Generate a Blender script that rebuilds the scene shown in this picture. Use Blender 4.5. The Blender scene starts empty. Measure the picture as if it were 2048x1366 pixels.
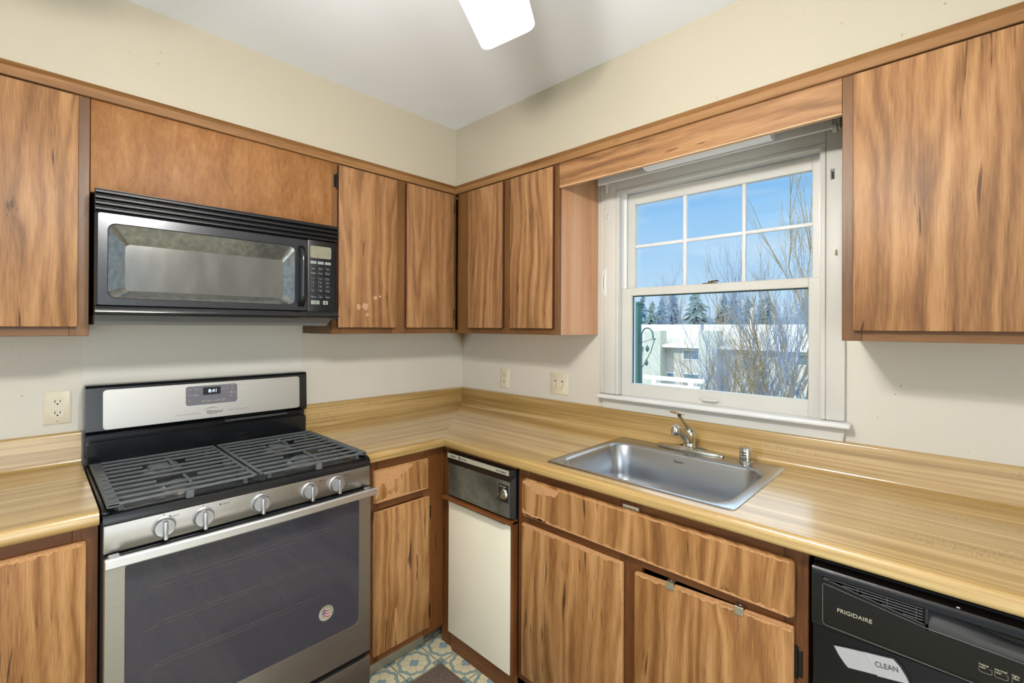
import bpy, bmesh, math, random
from mathutils import Vector, Matrix
PI = math.pi
SC = bpy.context.scene
COL = SC.collection
RX, RY = 2048, 1366

# ------------------------------------------------------------------ camera
cam = bpy.data.cameras.new('camera')
camo = bpy.data.objects.new('camera', cam)
COL.objects.link(camo)
yaw, pitch, roll, fpx, shift_px = 0.7672, 0.0026, 0.0048, 928.2, -31.5
cy, sy = math.cos(yaw), math.sin(yaw)
fw, rt, up = Vector((-sy, cy, 0)), Vector((cy, sy, 0)), Vector((0, 0, 1))
cp, sp = math.cos(pitch), math.sin(pitch)
f2, u2 = fw * cp + up * sp, up * cp - fw * sp
cr, sr = math.cos(roll), math.sin(roll)
r3, u3 = rt * cr + u2 * sr, u2 * cr - rt * sr
camo.matrix_world = Matrix(((r3.x, u3.x, -f2.x, 2.248), (r3.y, u3.y, -f2.y, -1.8833),
                            (r3.z, u3.z, -f2.z, 1.400), (0, 0, 0, 1)))
cam.sensor_width = 36.0
cam.lens = 36.0 * fpx / RX
cam.shift_y = shift_px / RX
cam.clip_start, cam.clip_end = 0.02, 400
SC.camera = camo

# ------------------------------------------------------------------ view, sky, sun, fill lamps
SC.view_settings.view_transform = 'Standard'
SC.view_settings.look = 'None'
SC.view_settings.gamma = 1.0
SC.view_settings.use_curve_mapping = False
SC.view_settings.exposure = 0.0

def lin(c):
    if isinstance(c, str):
        c = tuple(int(c[i:i + 2], 16) / 255 for i in (0, 2, 4))
    elif max(c) > 1.0:
        c = tuple(v / 255 for v in c)
    return tuple(v / 12.92 if v <= .04045 else ((v + .055) / 1.055) ** 2.4 for v in c) + (1.0,)

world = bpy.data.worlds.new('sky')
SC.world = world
world.use_nodes = True
wt = world.node_tree
wt.nodes.clear()
wo = wt.nodes.new('ShaderNodeOutputWorld')
wb = wt.nodes.new('ShaderNodeBackground')
wtc = wt.nodes.new('ShaderNodeTexCoord')
wsep = wt.nodes.new('ShaderNodeSeparateXYZ')
wt.links.new(wtc.outputs['Generated'], wsep.inputs[0])
wr = wt.nodes.new('ShaderNodeValToRGB')
for i, (p, c) in enumerate([(0.0, 'dcebf6'), (0.05, 'd2e7f7'), (0.14, 'b9dbf6'), (0.26, '97c8f2'), (.45, 'e6eef5')]):
    e = wr.color_ramp.elements[i] if i < 2 else wr.color_ramp.elements.new(p)
    e.position = p
    e.color = lin(c)
wt.links.new(wsep.outputs[2], wr.inputs[0])
wmap = wt.nodes.new('ShaderNodeMapping')
wmap.inputs['Scale'].default_value = (2.2, 2.2, 9.0)
wt.links.new(wtc.outputs['Generated'], wmap.inputs[0])
wn = wt.nodes.new('ShaderNodeTexNoise')
wn.inputs['Scale'].default_value = 1.6
wn.inputs['Detail'].default_value = 6
wt.links.new(wmap.outputs[0], wn.inputs[0])
wr2 = wt.nodes.new('ShaderNodeValToRGB')
wr2.color_ramp.elements[0].position = .50
wr2.color_ramp.elements[1].position = .78
wr2.color_ramp.elements[1].color = (.75, .75, .75, 1)
wt.links.new(wn.outputs[0], wr2.inputs[0])
wm = wt.nodes.new('ShaderNodeMixRGB')
wm.inputs[2].default_value = lin('eef4fa')
wt.links.new(wr2.outputs[0], wm.inputs[0])
wt.links.new(wr.outputs[0], wm.inputs[1])
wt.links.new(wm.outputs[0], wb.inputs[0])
# sky boosted overhead, out of view, for counter glare; calmer blue towards the horizon
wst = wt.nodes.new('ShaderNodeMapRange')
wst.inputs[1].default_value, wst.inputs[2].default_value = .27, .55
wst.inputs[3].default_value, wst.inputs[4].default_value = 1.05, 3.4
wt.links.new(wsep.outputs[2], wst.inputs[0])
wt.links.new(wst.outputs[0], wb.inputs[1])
wt.links.new(wb.outputs[0], wo.inputs[0])

def lamp(name, kind, loc, energy, color=(1, 1, 1), rot=None, **kw):
    d = bpy.data.lights.new(name, kind)
    d.energy = energy
    d.color = color
    for k, v in kw.items():
        setattr(d, k, v)
    o = bpy.data.objects.new(name, d)
    COL.objects.link(o)
    o.location = loc
    if rot is not None:
        o.rotation_euler = rot
    return o

sun = lamp('sun', 'SUN', (0, -10, 20), 3.0, (1, .95, .86), angle=.01)
sun.rotation_euler = Vector((.45, .80, -.42)).to_track_quat('-Z', 'Y').to_euler()
# added fill lamp outside an invented opening in the far wall, pointing in
fill_far = lamp('far_fill_lamp', 'AREA', (4.05, -2.35, 1.15), 34, (.93, .97, 1), shape='RECTANGLE', size=2.2, size_y=1.9)
fill_far.rotation_euler = Vector((-1, .12, .35)).to_track_quat('-Z', 'Z').to_euler()
# second added fill lamp, unseen behind the camera, tilted upward
fill_rear = lamp('rear_fill_lamp', 'AREA', (1.9, -4.05, 1.25), 6, (1, .97, .92), shape='RECTANGLE', size=2.2, size_y=1.7)
fill_rear.rotation_euler = Vector((0, 1, .40)).to_track_quat('-Z', 'Z').to_euler()
# bare bulbs of the ceiling fan's light kit
HUB = Vector((1.698, -1.519, 0))
for k in range(3):
    a = k * 2 * PI / 3 + .4
    lamp('fan_bulb_light', 'POINT', (HUB.x + .10 * math.cos(a), HUB.y + .10 * math.sin(a), 2.035), 22, (1, .965, .92),
         shadow_soft_size=.033)

# ------------------------------------------------------------------ node helpers
class NT:
    def __init__(s, name):
        s.mat = bpy.data.materials.new(name)
        s.mat.use_nodes = True
        s.t = s.mat.node_tree
        s.t.nodes.clear()
        s.out = s.t.nodes.new('ShaderNodeOutputMaterial')

    def n(s, typ, **kw):
        nd = s.t.nodes.new(typ)
        for k, v in kw.items():
            setattr(nd, k, v)
        return nd

    def put(s, sock, v):
        if isinstance(v, bpy.types.NodeSocket):
            s.t.links.new(v, sock)
        elif v is not None:
            sock.default_value = v

    def m(s, op, a, b=None, c=None, clamp=False):
        nd = s.n('ShaderNodeMath', operation=op, use_clamp=clamp)
        for i, v in enumerate((a, b, c)):
            if v is not None:
                s.put(nd.inputs[i], v)
        return nd.outputs[0]

    def add(s, a, b): return s.m('ADD', a, b)
    def sub(s, a, b): return s.m('SUBTRACT', a, b)
    def mul(s, a, b): return s.m('MULTIPLY', a, b)

    def step(s, v, lo, hi):
        nd = s.n('ShaderNodeMapRange', interpolation_type='SMOOTHSTEP')
        s.put(nd.inputs[0], v)
        nd.inputs[1].default_value = lo
        nd.inputs[2].default_value = hi
        return nd.outputs[0]

    def pos(s):
        g = s.n('ShaderNodeNewGeometry')
        sp_ = s.n('ShaderNodeSeparateXYZ')
        s.t.links.new(g.outputs['Position'], sp_.inputs[0])
        return sp_.outputs

    def vec(s, x, y, z):
        nd = s.n('ShaderNodeCombineXYZ')
        for i, v in enumerate((x, y, z)):
            s.put(nd.inputs[i], v)
        return nd.outputs[0]

    def noise(s, v, scale=1, detail=2, rough=.5, dist=0):
        nd = s.n('ShaderNodeTexNoise')
        s.put(nd.inputs['Vector'], v)
        nd.inputs['Scale'].default_value = scale
        nd.inputs['Detail'].default_value = detail
        nd.inputs['Roughness'].default_value = rough
        nd.inputs['Distortion'].default_value = dist
        return nd.outputs[0]

    def vor(s, v, scale=1, rnd=1.0):
        nd = s.n('ShaderNodeTexVoronoi')
        s.put(nd.inputs['Vector'], v)
        nd.inputs['Scale'].default_value = scale
        nd.inputs['Randomness'].default_value = rnd
        return nd.outputs['Distance']

    def ramp(s, fac, stops):
        nd = s.n('ShaderNodeValToRGB')
        for i, (p, c) in enumerate(stops):
            e_ = nd.color_ramp.elements[i] if i < 2 else nd.color_ramp.elements.new(p)
            e_.position = p
            e_.color = lin(c)
        s.put(nd.inputs[0], fac)
        return nd.outputs[0]

    def mix(s, f, a, b, blend='MIX'):
        nd = s.n('ShaderNodeMixRGB', blend_type=blend)
        s.put(nd.inputs[0], f)
        for i, v in ((1, a), (2, b)):
            if isinstance(v, bpy.types.NodeSocket):
                s.t.links.new(v, nd.inputs[i])
            else:
                nd.inputs[i].default_value = lin(v)
        return nd.outputs[0]

    def bump(s, h, strength=.2, dist=.001):
        nd = s.n('ShaderNodeBump')
        nd.inputs['Strength'].default_value = strength
        nd.inputs['Distance'].default_value = dist
        s.put(nd.inputs['Height'], h)
        return nd.outputs[0]

    def bsdf(s, color, rough=.5, metal=0, spec=.5, coat=0, bump=None, emit=None, estr=0, aniso=0, coat_rough=.05):
        nd = s.n('ShaderNodeBsdfPrincipled')
        if isinstance(color, bpy.types.NodeSocket):
            s.t.links.new(color, nd.inputs['Base Color'])
        else:
            nd.inputs['Base Color'].default_value = lin(color)
        s.put(nd.inputs['Roughness'], rough)
        s.put(nd.inputs['Metallic'], metal)
        nd.inputs['Specular IOR Level'].default_value = spec
        nd.inputs['Coat Weight'].default_value = coat
        nd.inputs['Coat Roughness'].default_value = coat_rough
        nd.inputs['Anisotropic'].default_value = aniso
        if bump is not None:
            s.t.links.new(bump, nd.inputs['Normal'])
        if emit is not None:
            nd.inputs['Emission Color'].default_value = lin(emit)
            nd.inputs['Emission Strength'].default_value = estr
        s.t.links.new(nd.outputs[0], s.out.inputs[0])
        return nd

def plain(name, c, rough=.5, metal=0, spec=.5, coat=0, emit=None, estr=0, var=.06, scale=40):
    """a paint / plastic / metal with a little uneven tone"""
    t = NT(name)
    p = t.pos()
    nz = t.noise(t.vec(p[0], p[1], p[2]), scale, 3)
    c0 = lin(c)
    a = t.n('ShaderNodeMixRGB')
    a.inputs[1].default_value = tuple(v * (1 - var) for v in c0[:3]) + (1,)
    a.inputs[2].default_value = tuple(min(1, v * (1 + var)) for v in c0[:3]) + (1,)
    t.t.links.new(nz, a.inputs[0])
    t.bsdf(a.outputs[0], rough, metal, spec, coat, emit=emit, estr=estr)
    return t.mat

def axes(t, v):
    p = t.pos()
    i = 'xyz'.index(v)
    o = [k for k in range(3) if k != i]
    return t.add(p[o[0]], p[o[1]]), p[i]

def wood(name, v, cols, rough=.5, crack=1.0, knot=1.0, warp=.085, spec=.35, seed=0.0, band=25.0, wl=.5):
    """printed wood-grain laminate, grain along axis v: wavy cathedral bands, pores, dark splits and knots"""
    t = NT(name)
    u, w = axes(t, v)
    u = t.add(u, seed)
    wn_ = t.noise(t.vec(t.mul(u, 4.5), t.mul(w, 1.9), 3.1 + seed), 1, 2)
    d = t.vor(t.vec(t.mul(u, 4.2), t.mul(w, 1.7), 1.7 + seed), 1)
    kn = t.m('SUBTRACT', 1, t.step(d, .0, .22))
    uw = t.add(t.add(u, t.mul(t.sub(wn_, .5), warp)), t.mul(kn, .022 * knot))
    a = t.noise(t.vec(t.mul(uw, band), t.mul(w, wl), seed), 1, 2)
    b = t.noise(t.vec(t.mul(uw, 48), t.mul(w, 1.6), 7 + seed), 1, 3)
    c = t.noise(t.vec(t.mul(u, 330), t.mul(w, 16), 1), 1, 2)
    n0 = t.noise(t.vec(t.mul(uw, band * .40), t.mul(w, wl * 1.3), 20 + seed), 1, 1)
    rings = t.m('PINGPONG', t.mul(n0, 7.5), .5)
    tt = t.add(t.add(t.mul(a, .36), t.mul(b, .32)), t.add(t.mul(c, .24), t.mul(rings, .27)))
    col = t.ramp(tt, [(.34, cols[0]), (.45, cols[1]), (.54, cols[2]), (.66, cols[3])])
    cr1 = t.step(t.noise(t.vec(t.mul(uw, 95), t.mul(w, 5.5), 11 + seed), 1, 2), .62, .70)
    cm = t.step(t.noise(t.vec(t.mul(u, 9), t.mul(w, 3.6), 5 + seed), 1, 1), .50, .60)
    col = t.mix(t.mul(t.mul(cr1, cm), .85 * crack), col, cols[4])
    ks = t.m('SUBTRACT', 1, t.step(d, .025, .075))
    kb = t.step(t.noise(t.vec(t.mul(uw, 120), t.mul(w, 40), 2), 1, 2), .42, .6)
    col = t.mix(t.mul(t.mul(ks, kb), .8 * knot), col, cols[4])
    t.bsdf(col, rough, 0, spec, bump=t.bump(c, .08, .0006))
    return t.mat

LAM = ['62422a', '7d5836', '946b45', 'ac8359', '341e10']
MAT = {}
MAT['door'] = wood('laminate_door', 'z', LAM)
MAT['door_h_x'] = wood('laminate_board_x', 'x', LAM, seed=1.3)
MAT['base_door'] = wood('laminate_base_door', 'z', ['684420', '875b30', 'a07344', 'b98c5c', '371f0d'], seed=4.7, rough=.42)
FR = ['4f321a', '5e3e20', '6c4928', '7a5632', '2d190b']
MAT['frame_z'] = wood('stained_frame_z', 'z', FR, crack=.3, knot=0, warp=.03, band=5, wl=.3, rough=.4)
MAT['frame_x'] = wood('stained_frame_x', 'x', FR, crack=.3, knot=0, warp=.03, band=5, wl=.3, rough=.4)
MAT['frame_y'] = wood('stained_frame_y', 'y', FR, crack=.3, knot=0, warp=.03, band=5, wl=.3, rough=.4)
FB = ['4d2a11', '603718', '704421', '80522c', '261408']
MAT['bframe_z'] = wood('stained_base_frame_z', 'z', FB, crack=.5, knot=0, warp=.03, band=5, wl=.3, rough=.42)
MAT['bframe_x'] = wood('stained_base_frame_x', 'x', FB, crack=.5, knot=0, warp=.03, band=5, wl=.3, rough=.42)
MAT['bframe_y'] = wood('stained_base_frame_y', 'y', FB, crack=.5, knot=0, warp=.03, band=5, wl=.3, rough=.42)
TR = ['664424', '76522e', '855f38', '956e46', '402711']
MAT['trim_x'] = wood('stained_trim_x', 'x', TR, crack=.5, knot=0, warp=.03, band=20, wl=.3)
MAT['trim_y'] = wood('stained_trim_y', 'y', TR, crack=.5, knot=0, warp=.03, band=20, wl=.3)
MAT['end'] = wood('glossy_end_panel', 'z', ['b07f5a', 'bb8a64', 'c3946f', 'cb9e7a', '8a5c3c'], rough=.22, crack=0, knot=0, warp=.01, band=14, wl=.1)
MAT['edge'] = plain('dark_door_edge', '4b2411', .5)
MAT['inside'] = plain('cabinet_inside', '3a2414', .8)

def mottled():
    t = NT('stained_plywood')
    p = t.pos()
    nz = t.noise(t.vec(t.mul(p[0], 10), t.mul(p[1], 14), t.mul(p[2], 5)), 1, 4, .6, .6)
    n2 = t.noise(t.vec(t.mul(p[0], 40), t.mul(p[1], 95), t.mul(p[2], 28)), 1, 3, .6, .5)
    col = t.ramp(t.add(t.mul(nz, .65), t.mul(n2, .35)), [(.34, '784e28'), (.48, '895d34'), (.60, '966a40'), (.7, 'a2764c')])
    t.bsdf(col, .55, 0, .3)
    return t.mat
MAT['ply'] = mottled()

def chip():
    t = NT('bare_particle_board')
    p = t.pos()
    v = t.vec(p[0], p[1], p[2])
    col = t.ramp(t.noise(v, 330, 3, .7), [(.3, '9a6a42'), (.5, 'bf8e60'), (.7, 'd9ae80')])
    t.bsdf(col, .8, 0, .2, bump=t.bump(t.noise(v, 420, 3), .7, .002))
    return t.mat
MAT['chip'] = chip()

def counter(name, v):
    t = NT(name)
    u, w = axes(t, v)
    wob = t.add(u, t.mul(t.sub(t.noise(t.vec(t.mul(u, 8), t.mul(w, 1.1), 0), 1, 2), .5), .012))
    a = t.noise(t.vec(t.mul(wob, 26), t.mul(w, .5), 2), 1, 2)
    b = t.noise(t.vec(t.mul(wob, 120), t.mul(w, 1.3), 4), 1, 3)
    c = t.noise(t.vec(t.mul(wob, 330), t.mul(w, 5), 8), 1, 2)
    tt = t.add(t.add(t.mul(a, .45), t.mul(b, .4)), t.mul(c, .2))
    col = t.ramp(tt, [(.38, '957740'), (.47, 'aa894f'), (.54, 'bb9b62'), (.64, 'cdb17c')])
    fl = t.step(t.noise(t.vec(t.mul(w, 300), t.mul(u, 34), 1), 1, 1), .52, .62)
    fm = t.step(t.noise(t.vec(t.mul(u, 28), t.mul(w, 1.6), 9), 1, 2), .52, .66)
    col = t.mix(t.mul(t.mul(fl, fm), .42), col, '8a6a30')
    t.bsdf(col, .30, 0, .5, coat=.9, coat_rough=.17)
    return t.mat
MAT['ctr_x'] = counter('butcher_block_laminate_x', 'x')
MAT['ctr_y'] = counter('butcher_block_laminate_y', 'y')

def paint(name, c, specks, stain=False, spot=.05, rough=.55):
    t = NT(name)
    p = t.pos()
    v = t.vec(p[0], p[1], p[2])
    c0 = lin(c)
    big = t.noise(v, 2.2, 4, .55)
    a = t.n('ShaderNodeMixRGB')
    a.inputs[1].default_value = tuple(x * .955 for x in c0[:3]) + (1,)
    a.inputs[2].default_value = tuple(min(1, x * 1.03) for x in c0[:3]) + (1,)
    t.t.links.new(big, a.inputs[0])
    col = a.outputs[0]
    d = t.vor(v, 24)
    near = t.m('SUBTRACT', 1, t.step(d, spot, spot + .05))
    dens = t.step(t.noise(v, 1.7, 2), .42, .6)
    col = t.mix(t.mul(t.mul(near, dens), .6), col, specks)
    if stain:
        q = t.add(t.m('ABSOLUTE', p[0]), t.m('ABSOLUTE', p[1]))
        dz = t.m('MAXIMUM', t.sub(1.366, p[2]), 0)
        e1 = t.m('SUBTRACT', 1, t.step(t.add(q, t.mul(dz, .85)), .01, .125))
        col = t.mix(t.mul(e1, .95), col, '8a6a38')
    t.bsdf(col, rough, 0, .35, bump=t.bump(t.noise(v, 130, 3), .12, .0015))
    return t.mat
MAT['wall'] = paint('lower_wall_paint', 'd3cec1', 'a08956', True)
MAT['panel_wall'] = paint('wall_board_paint', 'd6d3c8', '8f7a44', False, .06)
MAT['soffit'] = paint('cream_soffit_paint', 'ada592', '8a7248', False, .045)
MAT['ceil'] = paint('ceiling_paint', 'dcdfe3', 'c4c2ba', False, .01, .7)
MAT['white'] = plain('aged_white_paint', 'cfcdc5', .42, var=.05, scale=7)
MAT['white2'] = plain('glossy_white_paint', 'e2e2e0', .22, var=.03, scale=9)
MAT['ivory'] = plain('ivory_plastic', 'd9d0b8', .4)
MAT['whitepl'] = plain('white_plastic', 'd8d8d4', .35)
MAT['greypl'] = plain('off_white_plastic', 'a9a9ac', .4)
MAT['blade'] = plain('white_fan_blade', 'efefec', .4, var=.02)
MAT['slot'] = plain('dark_slot', '2a2318', .7)
MAT['ventblack'] = plain('vent_black', '0b0b0d', .42, spec=.4)
MAT['dwblack'] = plain('dishwasher_black', '050507', .36, spec=.35)
MAT['black'] = plain('black_enamel', '121417', .2, spec=.6, var=.15)
MAT['blackpl'] = plain('black_plastic', '0b0c0f', .32, spec=.5, var=.15)
MAT['blackmat'] = plain('matt_black', '0c0c0d', .6)
MAT['iron'] = plain('greasy_cast_iron', '565a5c', .5, spec=.5, var=.35, scale=60)
MAT['greytray'] = plain('grey_metal_tray', '6b6c6b', .45, .3)
MAT['chrome'] = plain('chrome', 'cfcabd', .13, 1, var=.03)
MAT['hinge'] = plain('blackened_hinge', '24201a', .4, .6, var=.3)
MAT['alum'] = plain('bare_aluminium', 'b9b5aa', .35, 1)
MAT['ink_l'] = plain('pale_lettering', 'b9b29e', .5)
MAT['ink_d'] = plain('dark_lettering', '33302c', .5)
MAT['ink_g'] = plain('grey_lettering', '8d8b86', .5)
MAT['ink_k'] = plain('key_print', '98a0a0', .5)
MAT['key'] = plain('pale_key', '858c86', .5)
MAT['keydark'] = plain('dark_key', '1f2428', .4)
MAT['lcd'] = plain('dead_lcd', '7e7c6b', .35, var=.2, scale=50)
MAT['led'] = plain('clock_digits', 'cfe0ff', .5, emit='bcd4ff', estr=1.6)
MAT['gpanel'] = plain('grey_touch_panel', '6f6e76', .4)
MAT['cream_panel'] = plain('cream_steel_panel', 'ebe3cc', .45, var=.03, scale=12)
MAT['red'] = plain('red_print', '9e2f35', .5)
MAT['blue'] = plain('blue_print', '2d3f6e', .5)
MAT['mutedsilver'] = plain('silver_strip', 'b3b09c', .4, .2)

def steel(name, c, v, rough=.3):
    t = NT(name)
    u, w = axes(t, v)
    n1 = t.noise(t.vec(t.mul(u, 900), t.mul(w, 6), 0), 1, 2)
    c0 = lin(c)
    a = t.n('ShaderNodeMixRGB')
    a.inputs[1].default_value = tuple(x * .86 for x in c0[:3]) + (1,)
    a.inputs[2].default_value = tuple(min(1, x * 1.1) for x in c0[:3]) + (1,)
    t.t.links.new(n1, a.inputs[0])
    t.bsdf(a.outputs[0], rough, 1, .5, bump=t.bump(n1, .05, .0004))
    return t.mat
MAT['steel_y'] = steel('brushed_steel_y', 'aca8a1', 'y', .38)
MAT['steel_dull'] = steel('dull_satin_steel', 'cccbc6', 'y', .48)
MAT['steel_x'] = steel('sink_steel', 'b9bcc0', 'x', .27)
MAT['knob'] = steel('satin_knob', 'bdbdbf', 'y', .42)
MAT['steel_lt'] = steel('bright_handle_steel', 'dedee0', 'y', .38)

def dirty_panel():
    t = NT('grimy_black_panel')
    p = t.pos()
    v = t.vec(p[0], p[1], p[2])
    n1 = t.noise(v, 6, 3)
    n2 = t.noise(v, 520, 2)
    col = t.ramp(t.add(t.mul(n1, .55), t.mul(n2, .45)), [(.38, '26251f'), (.52, '565449'), (.64, '7a776b')])
    t.bsdf(col, .5, 0, .4)
    return t.mat
MAT['grime'] = dirty_panel()

def mw_glass():
    t = NT('smoked_door_glass')
    p = t.pos()
    v = t.vec(p[0], p[1], p[2])
    dots = t.m('MULTIPLY', t.m('SINE', t.mul(p[1], 1400)), t.m('SINE', t.mul(p[2], 1400)))
    n1 = t.noise(t.vec(p[0], t.mul(p[1], 16), t.mul(p[2], 5)), 1, 4)
    n2 = t.noise(v, 300, 2)
    f = t.add(t.add(t.mul(n1, .6), t.mul(n2, .3)), t.mul(dots, .06))
    col = t.ramp(f, [(.3, '686967'), (.5, '7a7b78'), (.7, '90918d')])
    t.bsdf(col, .16, .55, .6)
    return t.mat
MAT['mwglass'] = mw_glass()

def mw_bevel():
    t = NT('smoked_bevel_glass')
    p = t.pos()
    n1 = t.noise(t.vec(p[0], p[1], p[2]), 60, 3)
    col = t.ramp(n1, [(.3, '6c6e6b'), (.7, '8a8b87')])
    t.bsdf(col, .1, .75, .6)
    return t.mat
MAT['mwbevel'] = mw_bevel()

def glass(name, tint, gloss=.06, c=(1, 1, 1)):
    t = NT(name)
    tr = t.n('ShaderNodeBsdfTransparent')
    tr.inputs[0].default_value = lin(tint)
    gl = t.n('ShaderNodeBsdfGlossy')
    gl.inputs['Roughness'].default_value = .03
    fr = t.n('ShaderNodeFresnel')
    fr.inputs[0].default_value = 1.45
    mx = t.n('ShaderNodeMixShader')
    t.t.links.new(t.m('MULTIPLY', fr.outputs[0], gloss * 16, clamp=True), mx.inputs[0])
    t.t.links.new(tr.outputs[0], mx.inputs[1])
    t.t.links.new(gl.outputs[0], mx.inputs[2])
    t.t.links.new(mx.outputs[0], t.out.inputs[0])
    return t.mat
MAT['glass'] = glass('window_glass', 'f4fbff', .04)
MAT['ovenglass'] = glass('oven_door_glass', '807e8a', .05)

def vinyl():
    t = NT('patterned_vinyl')
    p = t.pos()
    T = .1525
    a = t.sub(t.m('FRACT', t.add(t.mul(t.sub(p[0], .617), 1 / T), .5 + 40)), .5)
    b = t.sub(t.m('FRACT', t.add(t.mul(t.add(p[1], .769), 1 / T), .5 + 40)), .5)
    aa, bb = t.m('ABSOLUTE', a), t.m('ABSOLUTE', b)
    r = t.m('SQRT', t.add(t.mul(a, a), t.mul(b, b)))
    th = t.m('ARCTAN2', a, b)
    lob = t.m('ABSOLUTE', t.m('COSINE', t.mul(th, 4)))
    R = t.add(.335, t.mul(lob, .05))
    col = t.mix(t.noise(t.vec(p[0], p[1], 0), 140, 3), 'd2c59c', 'e4dcbc')
    grid = t.m('MINIMUM', t.sub(.5, aa), t.sub(.5, bb))
    col = t.mix(t.m('LESS_THAN', grid, .016), col, '6f7f70')
    inner = t.m('LESS_THAN', r, R)
    diag = t.m('ABSOLUTE', t.sub(aa, bb))
    outl = t.m('MULTIPLY', t.m('LESS_THAN', diag, .012), t.m('GREATER_THAN', r, .40))
    col = t.mix(outl, col, '6f7f70')
    ring = t.m('LESS_THAN', t.m('ABSOLUTE', t.sub(r, t.add(R, .035))), .036)
    col = t.mix(ring, col, '8fa6a8')
    edge = t.m('LESS_THAN', t.m('ABSOLUTE', t.sub(t.m('ABSOLUTE', t.sub(r, t.add(R, .035))), .036)), .007)
    col = t.mix(edge, col, '5c6c68')
    pet = t.mul(t.m('ABSOLUTE', t.m('SINE', t.mul(th, 4))), r)
    pl = t.m('MULTIPLY', t.m('LESS_THAN', pet, .012), inner)
    vv = t.m('ABSOLUTE', t.sub(t.m('ABSOLUTE', t.m('SINE', t.mul(t.add(th, PI / 8), 4))), 0))
    spokes = t.m('MULTIPLY', t.m('LESS_THAN', t.mul(vv, r), .014), inner)
    col = t.mix(spokes, col, '6a7a74')
    dm = t.add(aa, bb)
    col = t.mix(t.m('LESS_THAN', dm, .15), col, '5c6c68')
    col = t.mix(t.m('LESS_THAN', dm, .135), col, '8ba3ab')
    dx, dy = t.sub(aa, .415), t.sub(bb, .415)
    dd = t.m('SQRT', t.add(t.mul(dx, dx), t.mul(dy, dy)))
    col = t.mix(t.m('LESS_THAN', dd, .078), col, '56665f')
    col = t.mix(t.m('LESS_THAN', dd, .066), col, '86a0a2')
    dirt = t.step(t.noise(t.vec(p[0], p[1], 0), 7, 4), .5, .8)
    col = t.mix(t.mul(dirt, .35), col, '7d7358')
    t.bsdf(col, .4, 0, .4)
    return t.mat
MAT['vinyl'] = vinyl()
def oven_glass():
    t = NT('tinted_oven_glass')
    tr = t.n('ShaderNodeBsdfTransparent'); tr.inputs[0].default_value = (.72, .70, .74, 1)
    df = t.n('ShaderNodeBsdfDiffuse'); df.inputs[0].default_value = lin('66636c')
    gl = t.n('ShaderNodeBsdfGlossy'); gl.inputs['Roughness'].default_value = .06
    fr = t.n('ShaderNodeFresnel'); fr.inputs[0].default_value = 1.4
    m1 = t.n('ShaderNodeMixShader'); m1.inputs[0].default_value = .36
    t.t.links.new(tr.outputs[0], m1.inputs[1]); t.t.links.new(df.outputs[0], m1.inputs[2])
    m2 = t.n('ShaderNodeMixShader'); t.t.links.new(fr.outputs[0], m2.inputs[0])
    t.t.links.new(m1.outputs[0], m2.inputs[1]); t.t.links.new(gl.outputs[0], m2.inputs[2])
    t.t.links.new(m2.outputs[0], t.out.inputs[0])
    return t.mat
MAT['ovenglass'] = oven_glass()


def rugm():
    t = NT('woven_rug')
    p = t.pos()
    n1 = t.noise(t.vec(t.mul(p[0], 420), t.mul(p[1], 120), 0), 1, 3)
    n2 = t.noise(t.vec(p[0], p[1], 0), 500, 2)
    col = t.ramp(t.add(t.mul(n1, .6), t.mul(n2, .4)), [(.35, '4a3f38'), (.5, '6e6056'), (.65, '93857a')])
    t.bsdf(col, .95, 0, .1, bump=t.bump(n1, .6, .003))
    return t.mat
MAT['rug'] = rugm()
MAT['dirtystrip'] = plain('dirty_grey_strip', '8e8874', .7, var=.4, scale=25)

# ------------------------------------------------------------------ mesh helpers
def bm_new(): return bmesh.new()

def box(bm, x0, x1, y0, y1, z0, z1, bev=0.0, seg=2, mi=0):
    x0, x1 = sorted((x0, x1)); y0, y1 = sorted((y0, y1)); z0, z1 = sorted((z0, z1))
    vs = [bm.verts.new((x, y, z)) for x in (x0, x1) for y in (y0, y1) for z in (z0, z1)]
    fs = []
    for q in ((0, 1, 3, 2), (4, 6, 7, 5), (0, 4, 5, 1), (2, 3, 7, 6), (0, 2, 6, 4), (1, 5, 7, 3)):
        f = bm.faces.new([vs[i] for i in q])
        f.material_index = mi
        fs.append(f)
    if bev > 0:
        es = list({e_ for f in fs for e_ in f.edges})
        bmesh.ops.bevel(bm, geom=es, offset=bev, segments=seg, affect='EDGES', profile=.5, material=mi)
    return fs

def prism(bm, pts, axis, a0, a1, mi=0):
    def P(p, a):
        return {'x': (a, p[0], p[1]), 'y': (p[0], a, p[1]), 'z': (p[0], p[1], a)}[axis]
    A = [bm.verts.new(P(p, a0)) for p in pts]
    B = [bm.verts.new(P(p, a1)) for p in pts]
    n = len(pts)
    for i in range(n):
        f = bm.faces.new((A[i], A[(i + 1) % n], B[(i + 1) % n], B[i])); f.material_index = mi
    for L in (A, B):
        f = bm.faces.new(L); f.material_index = mi

def loft(bm, loops, cap0=True, cap1=True, closed=True, mi=0):
    V = [[bm.verts.new(p) for p in L] for L in loops]
    n = len(loops[0])
    for a, b in zip(V, V[1:]):
        for i in range(n if closed else n - 1):
            f = bm.faces.new((a[i], a[(i + 1) % n], b[(i + 1) % n], b[i])); f.material_index = mi
    if cap0: bm.faces.new(V[0]).material_index = mi
    if cap1: bm.faces.new(V[-1]).material_index = mi

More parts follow.
